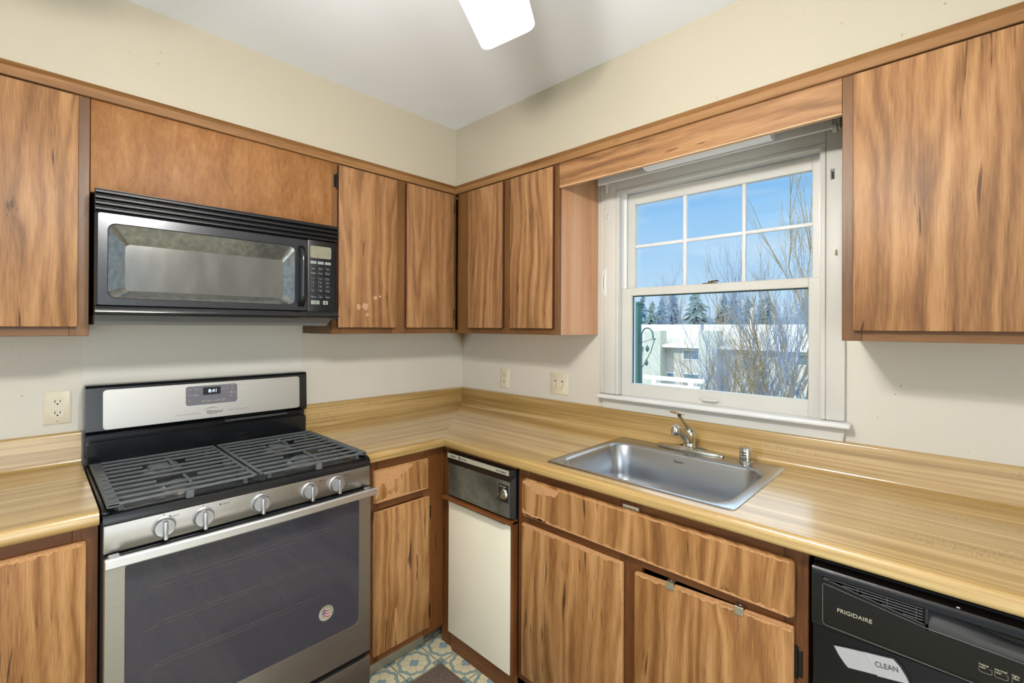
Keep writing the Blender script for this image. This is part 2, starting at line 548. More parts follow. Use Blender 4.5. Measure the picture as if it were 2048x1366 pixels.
def tube(bm, pts, r, n=8, cap=True, mi=0):
    pts = [Vector(p) for p in pts]
    rs = r if isinstance(r, (list, tuple)) else [r] * len(pts)
    loops = []
    ref = None
    for i, p in enumerate(pts):
        d = (pts[min(i + 1, len(pts) - 1)] - pts[max(i - 1, 0)]).normalized()
        if ref is None:
            ref = Vector((0, 0, 1)) if abs(d.z) < .9 else Vector((1, 0, 0))
        a = d.cross(ref).normalized()
        ref = a.cross(d).normalized()
        loops.append([p + (a * math.cos(2 * PI * k / n) + ref * math.sin(2 * PI * k / n)) * rs[i] for k in range(n)])
    loft(bm, loops, cap, cap, mi=mi)

def cyl(bm, p0, p1, r0, r1=None, n=24, mi=0):
    tube(bm, [p0, p1], [r0, r0 if r1 is None else r1], n, mi=mi)

def lathe(bm, prof, o, ax=(0, 0, 1), n=28, mi=0):
    o, ax = Vector(o), Vector(ax).normalized()
    ref = Vector((1, 0, 0)) if abs(ax.x) < .9 else Vector((0, 1, 0))
    a = ax.cross(ref).normalized(); b = ax.cross(a)
    loops = [[o + ax * h + (a * math.cos(2 * PI * k / n) + b * math.sin(2 * PI * k / n)) * max(r, 1e-4) for k in range(n)] for r, h in prof]
    loft(bm, loops, True, True, mi=mi)

def rr(u0, u1, v0, v1, r, n=6):
    """rounded rectangle outline"""
    out = []
    for cx_, cy_, a0 in ((u1 - r, v1 - r, 0), (u0 + r, v1 - r, PI / 2), (u0 + r, v0 + r, PI), (u1 - r, v0 + r, 1.5 * PI)):
        for k in range(n + 1):
            a = a0 + PI / 2 * k / n
            out.append((cx_ + r * math.cos(a), cy_ + r * math.sin(a)))
    return out

def onx(pts, x): return [(x, p[0], p[1]) for p in pts]
def ony(pts, y): return [(p[0], y, p[1]) for p in pts]
def onz(pts, z): return [(p[0], p[1], z) for p in pts]

def obj(name, bm, mat, parent=None, smooth=True, angle=35, origin=None):
    bmesh.ops.remove_doubles(bm, verts=bm.verts, dist=1e-6)
    bmesh.ops.recalc_face_normals(bm, faces=bm.faces)
    me = bpy.data.meshes.new(name)
    vs = [v.co for v in bm.verts]
    lo = Vector((min(v.x for v in vs), min(v.y for v in vs), min(v.z for v in vs)))
    hi = Vector((max(v.x for v in vs), max(v.y for v in vs), max(v.z for v in vs)))
    c = Vector(origin) if origin is not None else (Vector(((lo.x + hi.x) / 2, (lo.y + hi.y) / 2, lo.z)))
    bmesh.ops.translate(bm, verts=bm.verts, vec=-c)
    bm.to_mesh(me)
    bm.free()
    for m_ in (mat if isinstance(mat, (list, tuple)) else [mat]):
        me.materials.append(MAT[m_] if isinstance(m_, str) else m_)
    if smooth:
        me.polygons.foreach_set('use_smooth', [True] * len(me.polygons))
        me.set_sharp_from_angle(angle=math.radians(angle))
    o = bpy.data.objects.new(name, me)
    COL.objects.link(o)
    o.location = c
    if parent is not None:
        o.parent = parent
        w = parent
        off = Vector((0, 0, 0))
        while w is not None:
            off += w.location
            w = w.parent
        o.location = c - off
    return o

def part(name, mat, parent, fn, **kw):
    bm = bm_new()
    fn(bm)
    return obj(name, bm, mat, parent, **kw)

def bpart(name, mat, parent, *b, bev=0.0, **kw):
    bm = bm_new()
    box(bm, *b, bev=bev)
    return obj(name, bm, mat, parent, **kw)

def tag(o, label, cat, group=None, kind=None):
    if label: o['label'] = label
    if cat: o['category'] = cat
    if group: o['group'] = group
    if kind: o['kind'] = kind
    return o

def thing(name, label, cat, loc, group=None):
    o = bpy.data.objects.new(name, None)
    o.empty_display_size = .05
    COL.objects.link(o)
    o.location = loc
    return tag(o, label, cat, group)

def struct(name, mat, fn, label=None, **kw):
    bm = bm_new()
    fn(bm)
    o = obj(name, bm, mat, **kw)
    o['kind'] = 'structure'
    if label: o['label'] = label
    return o

def lettering(name, s, at, size, U, V, mat, parent, align='LEFT', depth=.0004, slant=0, sx=1.0):
    cu = bpy.data.curves.new(name, 'FONT')
    cu.body = s
    cu.size = size
    cu.align_x = align
    cu.extrude = depth
    cu.shear = slant
    tmp = bpy.data.objects.new(name, cu)
    me = bpy.data.meshes.new_from_object(tmp)
    bpy.data.objects.remove(tmp)
    U, V = Vector(U), Vector(V)
    N = U.cross(V)
    at = Vector(at)
    bm = bm_new()
    bm.from_mesh(me)
    bpy.data.meshes.remove(me)
    for v in bm.verts:
        c = v.co.copy()
        v.co = at + U * c.x * sx + V * c.y + N * c.z
    return obj(name, bm, mat, parent, smooth=False)
YU, XU, ZV = (0, 1, 0), (1, 0, 0), (0, 0, 1)

# ------------------------------------------------------------------ room shell
H = 2.4405
XF, YN = 3.55, -3.75      # far end wall and wall behind the camera
struct('floor', 'vinyl', lambda b: box(b, 0, XF, YN, 0, -.06, 0), 'cream and blue patterned vinyl floor')
struct('ceiling', 'ceil', lambda b: box(b, 0, XF, YN, 0, H, H + .08), 'flat white ceiling')
struct('wall_left', 'wall', lambda b: box(b, -.12, 0, YN, 0, -.06, H + .08), 'wall behind the stove')
def w_right(b):
    x0, x1, z0, z1 = 1.116, 1.916, 1.07, 2.026
    box(b, -.12, x0, 0, .14, -.06, H + .08); box(b, x1, XF + .12, 0, .14, -.06, H + .08)
    box(b, x0, x1, 0, .14, -.06, z0); box(b, x0, x1, 0, .14, z1, H + .08)
struct('wall_right', 'wall', w_right, 'wall with the window over the sink')
def w_far(b):  # opening invented to let the far fill lamp in
    box(b, XF, XF + .12, -1.2, 0, -.06, H + .08); box(b, XF, XF + .12, YN - .12, -3.5, -.06, H + .08)
    box(b, XF, XF + .12, -3.5, -1.2, 2.1, H + .08); box(b, XF, XF + .12, -3.5, -1.2, -.06, .1)
struct('wall_far', 'wall', w_far)
def w_near(b):
    box(b, -.12, .75, YN - .12, YN, -.06, H + .08); box(b, 3.05, XF, YN - .12, YN, -.06, H + .08)
    box(b, .75, 3.05, YN - .12, YN, 2.15, H + .08); box(b, .75, 3.05, YN - .12, YN, -.06, .35)
struct('wall_near', 'wall', w_near)
S = .326
struct('wall_soffit_left', 'soffit', lambda b: box(b, 0, S, YN, 0, 2.141, H), 'cream boxed soffit above the stove side cabinets')
struct('wall_soffit_right', 'soffit', lambda b: box(b, S, XF, -S, 0, 2.141, H), 'cream boxed soffit above the window')
# stained strips closing the joint between soffit and cabinets
TP = [(.306, 2.1035), (.3165, 2.1035), (.318, 2.1055), (.318, 2.1285), (.3172, 2.1293), (.3172, 2.131), (.3305, 2.1405), (.3305, 2.141), (.306, 2.141)]
struct('trim_1', 'trim_y', lambda b: loft(b, [[(p, -p, z) for p, z in TP], [(p, -2.42, z) for p, z in TP]]), 'stained wood strip under the left soffit')
struct('trim_2', 'trim_x', lambda b: loft(b, [[(p, -p, z) for p, z in TP], [(2.66, -p, z) for p, z in TP]]), 'stained wood strip under the right soffit')
struct('trim_3', 'panel_wall', lambda b: box(b, 0.0, .004, -1.7555, -.992, .9, 1.83), 'painted wall board behind the stove')

# ------------------------------------------------------------------ wall cabinets
F, D = .306, .324
UB, UT = 1.366, 2.1035
DB, DT = 1.3935, 2.096

def slab(bm, wall, a0, a1, z0, z1, d0, d1, bev=.0035):
    """door slab: a along the wall, d the distance from the wall; edges get material 1"""
    if wall == 'L': fs = box(bm, d0, d1, a0, a1, z0, z1)
    else: fs = box(bm, a0, a1, -d1, -d0, z0, z1)
    es = list({e_ for f in fs for e_ in f.edges})
    bmesh.ops.bevel(bm, geom=es, offset=bev, segments=2, affect='EDGES', profile=.5)
    bm.normal_update()
    for f in bm.faces:
        nrm = f.normal
        k = abs(nrm.x) if wall == 'L' else abs(nrm.y)
        f.material_index = 0 if k > .75 else 1

def carcass(bm, wall, a0, a1, z0, z1, dep, t=.016):
    def B(p0, p1, q0, q1, r0, r1):
        if wall == 'L': box(bm, q0, q1, p0, p1, r0, r1)
        else: box(bm, p0, p1, -q1, -q0, r0, r1)
    B(a0, a0 + t, .005, dep, z0, z1); B(a1 - t, a1, .005, dep, z0, z1)
    B(a0 + t, a1 - t, .005, dep, z0, z0 + t); B(a0 + t, a1 - t, .005, dep, z1 - t, z1)
    B(a0 + t, a1 - t, .005, .012, z0 + t, z1 - t)

def frame(bm, wall, stiles, rails, z0, z1, d0, d1):
    for a, b in stiles:
        if wall == 'L': box(bm, d0, d1, a, b, z0, z1, .0012, 1)
        else: box(bm, a, b, -d1, -d0, z0, z1, .0012, 1)

def rails_(bm, wall, rails, d0, d1):
    for a, b, r0, r1 in rails:
        if wall == 'L': box(bm, d0, d1 - .0006, a, b, r0, r1, .001, 1)
        else: box(bm, a, b, -(d1 - .0006), -d0, r0, r1, .001, 1)

def hinge(parent, wall, a, z, d, h=.055):
    def fn(b):
        for s in (-1, 1):
            c0, c1 = sorted((a + s * .002, a + s * .013))
            if wall == 'L': box(b, d, d + .0025, c0, c1, z - h / 2, z + h / 2, .0008, 1)
            else: box(b, c0, c1, -d - .0025, -d, z - h / 2, z + h / 2, .0008, 1)
        p = (d + .003, a) if wall == 'L' else (a, -d - .003)
        cyl(b, (p[0], p[1], z - h / 2 - .003), (p[0], p[1], z + h / 2 + .003), .0042, n=10)
        for zz in (z - h / 2 - .003, z + h / 2 + .003):
            lathe(b, [(.001, -.004), (.004, -.002), (.004, .002), (.001, .004)], (p[0], p[1], zz), n=10)
    return part('hinge', 'hinge', parent, fn)

def face_frame(t, wall, stiles, rails, z0, z1, d, mz, mh_):
    for s_ in stiles:
        part('stile', mz, t, lambda b: frame(b, wall, [s_], None, z0, z1, d - .019, d))
    for r_ in rails:
        part('rail', mh_, t, lambda b: rails_(b, wall, [r_], d - .019, d))

def wall_cabinet(label, wall, a0, a1, stiles, rails, doors, fz='frame_z', end=None, body0=None, mats=('door', 'edge')):
    loc = (.15, (a0 + a1) / 2, UB) if wall == 'L' else ((a0 + a1) / 2, -.15, UB)
    t = thing('wall_cabinet', label, 'cabinet', loc)
    b0 = a0 if body0 is None else body0
    part('carcass', end or 'frame_z', t, lambda b: carcass(b, wall, *(sorted((b0, a1)) if body0 is None else b0), UB, UT, F - .019), smooth=False)
    face_frame(t, wall, stiles, rails, UB, UT, F, fz, 'frame_y' if wall == 'L' else 'frame_x')
    for (p0, p1, hs) in doors:
        bm = bm_new()
        slab(bm, wall, p0, p1, DB, DT, F + .0005, D)
        d = obj('door', bm, mats, t)
        for (ha, hz, hd) in hs:
            hinge(d, wall, ha, hz, hd)
    return t

wall_cabinet('wood grain wall cabinet to the left of the microwave', 'L', -2.37, -1.7585,
             [(-2.37, -2.33), (-1.803, -1.7585)], [(-2.33, -1.803, UB, UB + .036), (-2.33, -1.803, UT - .03, UT)],
             [(-2.345, -1.7845, [])])
wall_cabinet('two door wood grain wall cabinet between microwave and corner', 'L', -.986, -.306,
             [(-.986, -.942), (-.69, -.60), (-.345, -.306)], [(-.942, -.69, UB, UB + .036), (-.60, -.345, UB, UB + .036), (-.942, -.69, UT - .03, UT), (-.60, -.345, UT - .03, UT)],
             [(-.9655, -.6765, [(-.9675, 2.027, F), (-.9675, 1.46, F)]), (-.6235, -.3325, [(-.3275, 2.03, F), (-.3275, 1.466, F)])],
             body0=(-.986, -.01))
wall_cabinet('two door wood grain wall cabinet from the corner to the window', 'R', .309, 1.0045,
             [(.325, .44), (.66, .74), (.962, 1.0045)], [(.44, .66, UB, UB + .036), (.74, .962, UB, UB + .036), (.44, .66, UT - .03, UT), (.74, .962, UT - .03, UT)],
             [(.4215, .6785, [(.4165, 2.033, F), (.4165, 1.464, F)]), (.727, .985, [(.7215, 2.04, F), (.7215, 1.468, F)])], end='end', body0=(.326, 1.0045))
wall_cabinet('large wood grain wall cabinet to the right of the window', 'R', 2.0105, 2.64,
             [(2.0105, 2.056), (2.595, 2.64)], [(2.056, 2.595, UB, UB + .036), (2.056, 2.595, UT - .03, UT)],
             [(2.037, 2.612, [])], mats=('door', 'edge'))
tc = [o for o in COL.objects if o.name.startswith('wall_cabinet')][1]
dsc = [o for o in tc.children if o.name.startswith('door')][0]
rs = random.Random(8)
MAT['scuff'] = plain('pale_scuff', 'b48a6c', .7)
for (y, z, r) in ((-.872, 1.487, .015), (-.838, 1.490, .017), (-.788, 1.530, .011), (-.766, 1.537, .006), (-.83, 1.452, .009)):
    P = [(y + r * rs.uniform(.55, 1.1) * math.cos(k * PI / 7), z + r * rs.uniform(.6, 1.2) * math.sin(k * PI / 7)) for k in range(14)]
    o = part('worn_patch', 'scuff', dsc, lambda b: loft(b, [onx(P, D - .001), onx(P, D + .0004)]), smooth=False)
    o['label'] = 'pale scuffed patch on the door'
# plywood closing panel above the microwave
t = thing('closing_panel', 'stained plywood panel above the microwave', 'panel', (.2, -1.37, 1.815))
bpart('panel', 'ply', t, .285, F - .002, -1.757, -.9865, 1.814, UT, bev=.001)
t = thing('valance_board', 'horizontal wood grain board spanning above the window', 'board', (1.5, -.295, 2.0))
MAT['paleedge'] = plain('pale_board_edge', 'd2a680', .6)
part('board', ['door_h_x', 'paleedge'], t, lambda b: (box(b, 1.0062, 2.0098, -F, -.288, 2.005, UT, .001, 1), box(b, 1.0062, 2.0098, -F + .0006, -.2886, 2.0018, 2.0049, mi=1)))

# ------------------------------------------------------------------ base cabinets
BF, BD = .600, .618
BT = .8755
def slab_worn(name, parent, wall, a0, a1, z0, z1, mats=('base_door', 'chip'), bev=.006):
    bm = bm_new()
    slab(bm, wall, a0, a1, z0, z1, BF + .0006, BD, bev)
    return obj(name, bm, mats, parent)

def worn(parent, wall, pts, d=BD):
    """bare patch where the laminate has broken off"""
    def fn(b):
        if wall == 'L': loft(b, [onx(pts, d - .001), onx(pts, d + .0007)])
        else: loft(b, [ony(pts, -d + .001), ony(pts, -d - .0007)])
    o = part('worn_patch', 'chip', parent, fn, smooth=False)
    o['label'] = 'bare particle board where the laminate has torn off'
    return o

def jag(a0, a1, z_edge, depth, n, seed, side=1):
    """outline of a ragged strip along an edge"""
    rnd = random.Random(seed)
    out = [(a0, z_edge), (a1, z_edge)]
    for k in range(n + 1):
        f = k / n
        out.append((a1 + (a0 - a1) * f, z_edge - side * depth * (.35 + .9 * rnd.random())))
    return out

# left of the stove
t = thing('base_cabinet', 'worn wood grain base cabinet to the left of the stove', 'cabinet', (.3, -2.06, 0))
part('carcass', 'inside', t, lambda b: carcass(b, 'L', -2.37, -1.7555, .1, BT, BF - .019), smooth=False)
face_frame(t, 'L', [(-2.37, -2.32), (-1.806, -1.7555)], [(-2.32, -1.806, .825, BT), (-2.32, -1.806, .08, .13)], .08, BT, BF, 'bframe_z', 'bframe_y')
bpart('toe_board', 'bframe_y', t, .52, .54, -2.37, -1.7555, 0, .1)
d = slab_worn('door', t, 'L', -2.345, -1.7795, .112, .838)
worn(d, 'L', jag(-2.33, -1.786, .836, .011, 60, 3))

# between stove and corner
t = thing('base_cabinet', 'narrow base cabinet with torn drawer front between stove and corner', 'cabinet', (.3, -.78, 0))
part('carcass', 'inside', t, lambda b: carcass(b, 'L', -.963, -.606, .1, BT, BF - .019), smooth=False)
face_frame(t, 'L', [(-.963, -.925), (-.715, -.606)], [(-.925, -.715, .822, BT), (-.925, -.715, .675, .725), (-.925, -.715, .078, .13)], .078, BT, BF, 'bframe_z', 'bframe_y')
part('corner_post', 'bframe_z', t, lambda b: box(b, .581, .661, -.6, -.581, .0, BT, .001, 1))
bpart('toe_board', 'bframe_y', t, .52, .54, -.963, -.585, .02, .1)
o = bpart('toe_strip', 'dirtystrip', t, .54, .547, -.963, -.672, .0, .052, bev=.002)
o['label'] = 'dirty grey strip along the floor'
dr = slab_worn('drawer_front', t, 'L', -.956, -.699, .7075, .8375)
worn(dr, 'L', [(-.9523, .8335), (-.7794, .8335), (-.785, .8238), (-.798, .815), (-.8104, .8076), (-.8325, .8029), (-.8434, .7911), (-.8678, .7873), (-.866, .768), (-.8689, .75),
               (-.8809, .7507), (-.8914, .7463), (-.9046, .7612), (-.9151, .7822), (-.9254, .7824), (-.933, .7682), (-.9416, .7316), (-.951, .7259)])
worn(dr, 'L', [(-.95, .7115), (-.86, .7115), (-.80, .7115), (-.70, .7115), (-.72, .7155), (-.80, .7165), (-.84, .722), (-.848, .7375), (-.862, .729), (-.868, .745), (-.882, .728), (-.895, .735), (-.91, .722), (-.945, .7165)])
d = slab_worn('door', t, 'L', -.956, -.692, .113, .675)
worn(d, 'L', [(-.862, .265), (-.855, .268), (-.852, .24), (-.856, .19), (-.860, .175), (-.864, .21)])
hinge(d, 'L', -.689, .60, BF); hinge(d, 'L', -.689, .17, BF)

# under the sink
t = thing('base_cabinet', 'wide two door sink base cabinet under the steel sink', 'cabinet', (1.52, -.3, 0))
part('carcass', 'inside', t, lambda b: carcass(b, 'R', 1.051, 1.992, .1, .70, BF - .019), smooth=False)
face_frame(t, 'R', [(1.051, 1.10), (1.485, 1.56), (1.94, 1.992)],
           [(1.10, 1.485, .822, BT), (1.56, 1.94, .822, BT), (1.10, 1.485, .655, .735), (1.56, 1.94, .6765, .735), (1.10, 1.485, .078, .13), (1.56, 1.94, .078, .13)], .078, BT, BF, 'bframe_z', 'bframe_x')
bpart('toe_board', 'bframe_x', t, 1.051, 1.992, -.54, -.52, 0, .1)
ff = bm_new()
loft(ff, [ony(rr(1.0808, 1.9655, .7045, .842, .012, 4), -BF - .0006), ony(rr(1.0808, 1.9655, .7045, .842, .012, 4), -BD + .004), ony(rr(1.0838, 1.9625, .7075, .839, .010, 4), -BD)])
ff = obj('drawer_front', ff, 'base_door', t)
ff['label'] = 'long false drawer front with chipped edges'
worn(ff, 'R', [(1.0845, .8274), (1.0999, .8375), (1.1244, .8378), (1.1609, .8385), (1.199, .8385), (1.2554, .8337), (1.2465, .8173), (1.2362, .8066), (1.2231, .8093), (1.1831, .8032), (1.1528, .7997), (1.1387, .8109), (1.1216, .8185), (1.1043, .8196)])
worn(ff, 'R', jag(1.25, 1.955, .8395, .006, 60, 7))
worn(ff, 'R', jag(1.092, 1.955, .7068, .0075, 80, 9, -1))
worn(ff, 'R', [(1.0835, .73), (1.088, .712), (1.12, .708), (1.20, .708), (1.19, .724), (1.15, .719), (1.11, .722)])
d = slab_worn('door', t, 'R', 1.0795, 1.5028, .113, .675)
worn(d, 'R', jag(1.086, 1.497, .6735, .008, 50, 4))
bm = bm_new()
slab(bm, 'R', 1.5435, 1.9638, .113, .676, BF + .0006, BD, .005)
for v in bm.verts:          # the ragged, sagging top edge: lower on its left, dipped where the latches pull
    if v.co.z > .4:
        f = (v.co.x - 1.5435) / .42
        v.co.z += -.012 + .02 * f
d2 = obj('door', bm, ('base_door', 'chip'), t)
d2['label'] = 'sagging cabinet door with two metal latch clips'
worn(d2, 'R', [(p, q + .018 * (p - 1.5435) / .42 - .012) for p, q in jag(1.548, 1.96, .6742, .008, 56, 12)])
hinge(d2, 'R', 1.9672, .598, BF, .065); hinge(d2, 'R', 1.9672, .17, BF, .065)
for cx_ in (1.657, 1.842):
    zt_ = .664 + .018 * (cx_ - 1.5435) / .42 + .0075
    def clip(b):
        box(b, cx_ - .011, cx_ + .011, -BD - .003, -BD - .0008, zt_ - .020, zt_ + .001, .0006, 1)
        box(b, cx_ - .011, cx_ + .011, -BD - .003, -BF + .012, zt_ - .001, zt_ + .0012, .0005, 1)
        lathe(b, [(.0, .0), (.004, .0), (.003, .0015), (.0005, .002)], (cx_, -BF - .008, zt_ + .001), n=10)
    part('latch_clip', 'alum', d2, clip)
st = bpart('sticker', 'ivory', t, 1.495, 1.5485, -BF - .0012, -BF - .0002, .8355, .852)
st['label'] = 'small cream maker sticker'
lettering('lettering', 'Triangle Pacific', (1.4975, -BF - .0013, .8405), .0082, XU, ZV, 'ink_d', st, sx=.86)

# ------------------------------------------------------------------ worktops
CZ, CF = .914, .638
PROF = [(0.0, .876), (CF - .010, .876), (CF - .003, .879), (CF, .886), (CF, .899), (CF - .003, .908), (CF - .009, .9125), (CF - .018, CZ),
        (.036, CZ), (.028, .9165), (.0225, .922), (.0205, .931), (.0200, 1.016), (.0185, 1.0215), (.0145, 1.0248), (0.0, 1.025)]
ctop = thing('countertop', 'L shaped butcher block laminate worktop holding the sink', 'worktop', (.9, -.3, .876))
b = bm_new()
loft(b, [[(d_, -d_, z) for d_, z in PROF], [(1.205, -d_, z) for d_, z in PROF]])
loft(b, [[(1.785, -d_, z) for d_, z in PROF], [(2.65, -d_, z) for d_, z in PROF]])
fp = [(.572, .876)] + PROF[1:8] + [(.572, CZ)]
bp_ = [(0, .876), (.085, .876), (.085, CZ)] + PROF[8:]
loft(b, [[(1.205, -d_, z) for d_, z in fp], [(1.785, -d_, z) for d_, z in fp]])
loft(b, [[(1.205, -d_, z) for d_, z in bp_], [(1.785, -d_, z) for d_, z in bp_]])
obj('counter_section', b, 'ctr_x', ctop, angle=50)
b = bm_new()
loft(b, [[(d_, -d_, z) for d_, z in PROF], [(d_, -.9955, z) for d_, z in PROF]])
obj('counter_section', b, 'ctr_y', ctop, angle=50)
b = bm_new()
loft(b, [[(d_, -1.7565, z) for d_, z in PROF], [(d_, -2.40, z) for d_, z in PROF]])
tag(obj('countertop', b, 'ctr_y', angle=50), 'short butcher block laminate worktop to the left of the stove', 'worktop')

# ------------------------------------------------------------------ sink, faucet, air gap
t = thing('sink', 'single bowl stainless steel sink set in the worktop', 'sink', (1.495, -.33, .72))
def sinkbowl(b):
    n = 8
    o1 = rr(1.1725, 1.819, -.5905, -.0605, .016, n)
    L = [onz(o1, .9142), onz(o1, .9160), onz(rr(1.176, 1.8155, -.587, -.064, .014, n), .9178)]
    L += [onz(rr(1.196, 1.792, -.572, -.150, .075, n), .9172), onz(rr(1.203, 1.785, -.566, -.156, .072, n), .9150),
          onz(rr(1.208, 1.780, -.561, -.161, .070, n), .908), onz(rr(1.216, 1.772, -.554, -.168, .066, n), .80),
          onz(rr(1.228, 1.760, -.543, -.179, .060, n), .752), onz(rr(1.25, 1.738, -.52, -.20, .05, n), .738), onz(rr(1.45, 1.55, -.40, -.32, .03, n), .733)]
    loft(b, L, False, True)
part('bowl', 'steel_x', t, sinkbowl, angle=60)
part('drain', 'chrome', t, lambda b: lathe(b, [(.0, .0), (.055, .0), (.055, .003), (.045, .004), (.03, .002), (.0, .0015)], (1.497, -.355, .7335)))
lettering('lettering', 'Dayton', (1.458, -.1685, .885), .012, XU, ZV, 'ink_d', t)

t = thing('faucet', 'single lever chrome faucet behind the sink bowl', 'faucet', (1.485, -.085, .918))
def plate_(b):
    def ol(s, dz):
        out = []
        for k in range(48):
            a = 2 * PI * k / 48
            u, v = math.cos(a), math.sin(a)
            px = 1.485 + .133 * s * math.copysign(abs(u) ** .75, u)
            py = -.085 + .027 * s * math.copysign(abs(v) ** .75, v) * (1 - .18 * abs(u) ** 3)
            out.append((px, py, .9182 + dz * (1 + .9 * max(0, 1 - abs(px - 1.485) / .09) ** 1.5 if dz > .005 else 1)))
        return out
    loft(b, [ol(1, 0), ol(1, .006), ol(.93, .0095), ol(.72, .0115)])
part('base_plate', 'chrome', t, plate_, angle=60)
def bodyf(b):
    lathe(b, [(.0275, .0), (.026, .006), (.0225, .010), (.0222, .030), (.0235, .036), (.0235, .060), (.021, .070), (.015, .079), (.006, .084), (.0, .085)], (1.485, -.085, .927), n=32)
part('body', 'chrome', t, bodyf, angle=60)
def spout(b):
    P = [(1.485, -.088, .958), (1.485, -.115, .976), (1.485, -.15, .999), (1.485, -.182, 1.017), (1.485, -.205, 1.026)]
    tube(b, P, [.0195, .0185, .0165, .0150, .0140], 16)
    lathe(b, [(.008, -.022), (.0145, -.020), (.0158, -.010), (.0160, .003), (.0150, .010), (.010, .0135), (.0, .015)], (1.485, -.211, 1.020), n=24)
part('spout', 'chrome', t, spout, angle=60)
def lever(b):
    tube(b, [(1.485, -.088, 1.004), (1.485, -.112, 1.020), (1.485, -.15, 1.048), (1.485, -.178, 1.069)], [.010, .008, .0065, .0075], 12)
    top = [(1.466, -.172), (1.504, -.172), (1.507, -.205), (1.498, -.232), (1.472, -.232), (1.463, -.205)]
    loft(b, [[(x, y, 1.070 - (y + .172) * .28) for x, y in top], [(1.485 + (x - 1.485) * .94, y, 1.0745 - (y + .172) * .28) for x, y in top]])
part('lever', 'chrome', t, lever, angle=60)

t = thing('air_gap', 'short chrome air gap cap to the right of the faucet', 'air gap', (1.695, -.095, .918))
part('cap', 'chrome', t, lambda b: lathe(b, [(.0245, .0), (.0245, .004), (.0208, .006), (.0208, .046), (.019, .052), (.012, .0545), (.0, .055)], (1.695, -.095, .9176), n=32), angle=50)
for zz in (.953, .944):
    bpart('slot', 'slot', t, 1.688, 1.702, -.1166, -.1150, zz, zz + .004)

# ------------------------------------------------------------------ stove
t = thing('stove', 'freestanding stainless gas stove with black cooktop', 'stove', (.35, -1.376, 0))
Y0, Y1 = -1.752, -1.0
def stbody(b):
    box(b, .03, .655, Y0, Y0 + .012, .03, .90); box(b, .03, .655, Y1 - .012, Y1, .03, .90)
    box(b, .03, .06, Y0 + .012, Y1 - .012, .03, .90)
    box(b, .06, .645, Y0 + .012, Y1 - .012, .03, .20)
    box(b, .06, .655, Y0 + .012, Y1 - .012, .79, .895)
part('body', 'blackmat', t, stbody, smooth=False)
def cavity(b):
    y0, y1, z0, z1, x0, x1 = -1.69, -1.06, .27, .77, .10, .655
    box(b, x0, x0 + .004, y0, y1, z0, z1); box(b, x0, x1, y0, y0 + .004, z0, z1); box(b, x0, x1, y1 - .004, y1, z0, z1)
    box(b, x0, x1, y0, y1, z0, z0 + .004); box(b, x0, x1, y0, y1, z1 - .004, z1)
MAT['cavity'] = plain('oven_enamel', '77747a', .5, var=.2)
part('oven_cavity', 'cavity', t, cavity, smooth=False)
MAT['rackwire'] = plain('oven_rack_wire', 'd8c08a', .4, .5)
for zr in (.655, .54, .425):
    def rack(b):
        y0, y1 = -1.675, -1.075
        for x in (.16, .60):
            tube(b, [(x, y0, zr), (x, y1, zr)], .0032, 6)
        tube(b, [(.615, y0 + .05, zr + .02), (.615, y1 - .05, zr + .02)], .0034, 6)
        tube(b, [(.60, y0, zr), (.612, y0 + .03, zr + .004), (.615, y0 + .05, zr + .02)], .0032, 6)
        tube(b, [(.60, y1, zr), (.612, y1 - .03, zr + .004), (.615, y1 - .05, zr + .02)], .0032, 6)
        for k in range(15):
            y = y0 + (y1 - y0) * k / 14
            tube(b, [(.16, y, zr), (.60, y, zr)], .0013, 5)
    part('oven_rack', 'rackwire', t, rack)
def ctopf(b):
    P = [(.045, .885), (.645, .885), (.6585, .878), (.664, .882), (.6645, .897), (.661, .9045), (.652, .9085), (.63, .9065), (.58, .9035), (.14, .9035), (.11, .9065), (.045, .9065)]
    prism(b, P, 'y', Y0, Y1)
    for y in (Y0, Y1):
        box(b, .11, .655, y, y + (.014 if y == Y0 else -.014), .905, .9145, .004, 2)
part('cooktop', 'black', t, ctopf, angle=40)
# back guard
bg = part('backguard', 'blackmat', t, lambda b: (prism(b, [(.012, .93), (.048, .93), (.048, 1.01), (.072, 1.018), (.080, 1.028), (.074, 1.178), (.066, 1.187), (.012, 1.187)], 'y', Y0 + .001, Y1 + .003),))
bg.data.materials[0] = MAT['black']
def xs(z): return .0806 - (z - 1.028) * .04
inset = part('steel_panel', 'steel_dull', bg, lambda b: loft(b, [[(xs(z) - .0004, y, z) for y, z in rr(-1.706, -1.029, 1.029, 1.171, .012)], [(xs(z) + .0008, y, z) for y, z in rr(-1.705, -1.030, 1.030, 1.170, .012)]]))
tp = part('touch_panel', 'gpanel', bg, lambda b: loft(b, [[(xs(z) + .0005, y, z) for y, z in rr(-1.4625, -1.283, 1.0845, 1.160, .010)], [(xs(z) + .0016, y, z) for y, z in rr(-1.4615, -1.284, 1.0855, 1.159, .010)]]))
sc_ = part('clock_display', 'blackmat', tp, lambda b: loft(b, [[(xs(z) + .0012, y, z) for y, z in rr(-1.405, -1.344, 1.1225, 1.1525, .002)], [(xs(z) + .0022, y, z) for y, z in rr(-1.405, -1.344, 1.1225, 1.1525, .002)]]))
lettering('lettering', '8:41', (xs(1.135) + .0026, -1.3555, 1.1315), .0185, YU, ZV, 'led', tp, 'RIGHT')
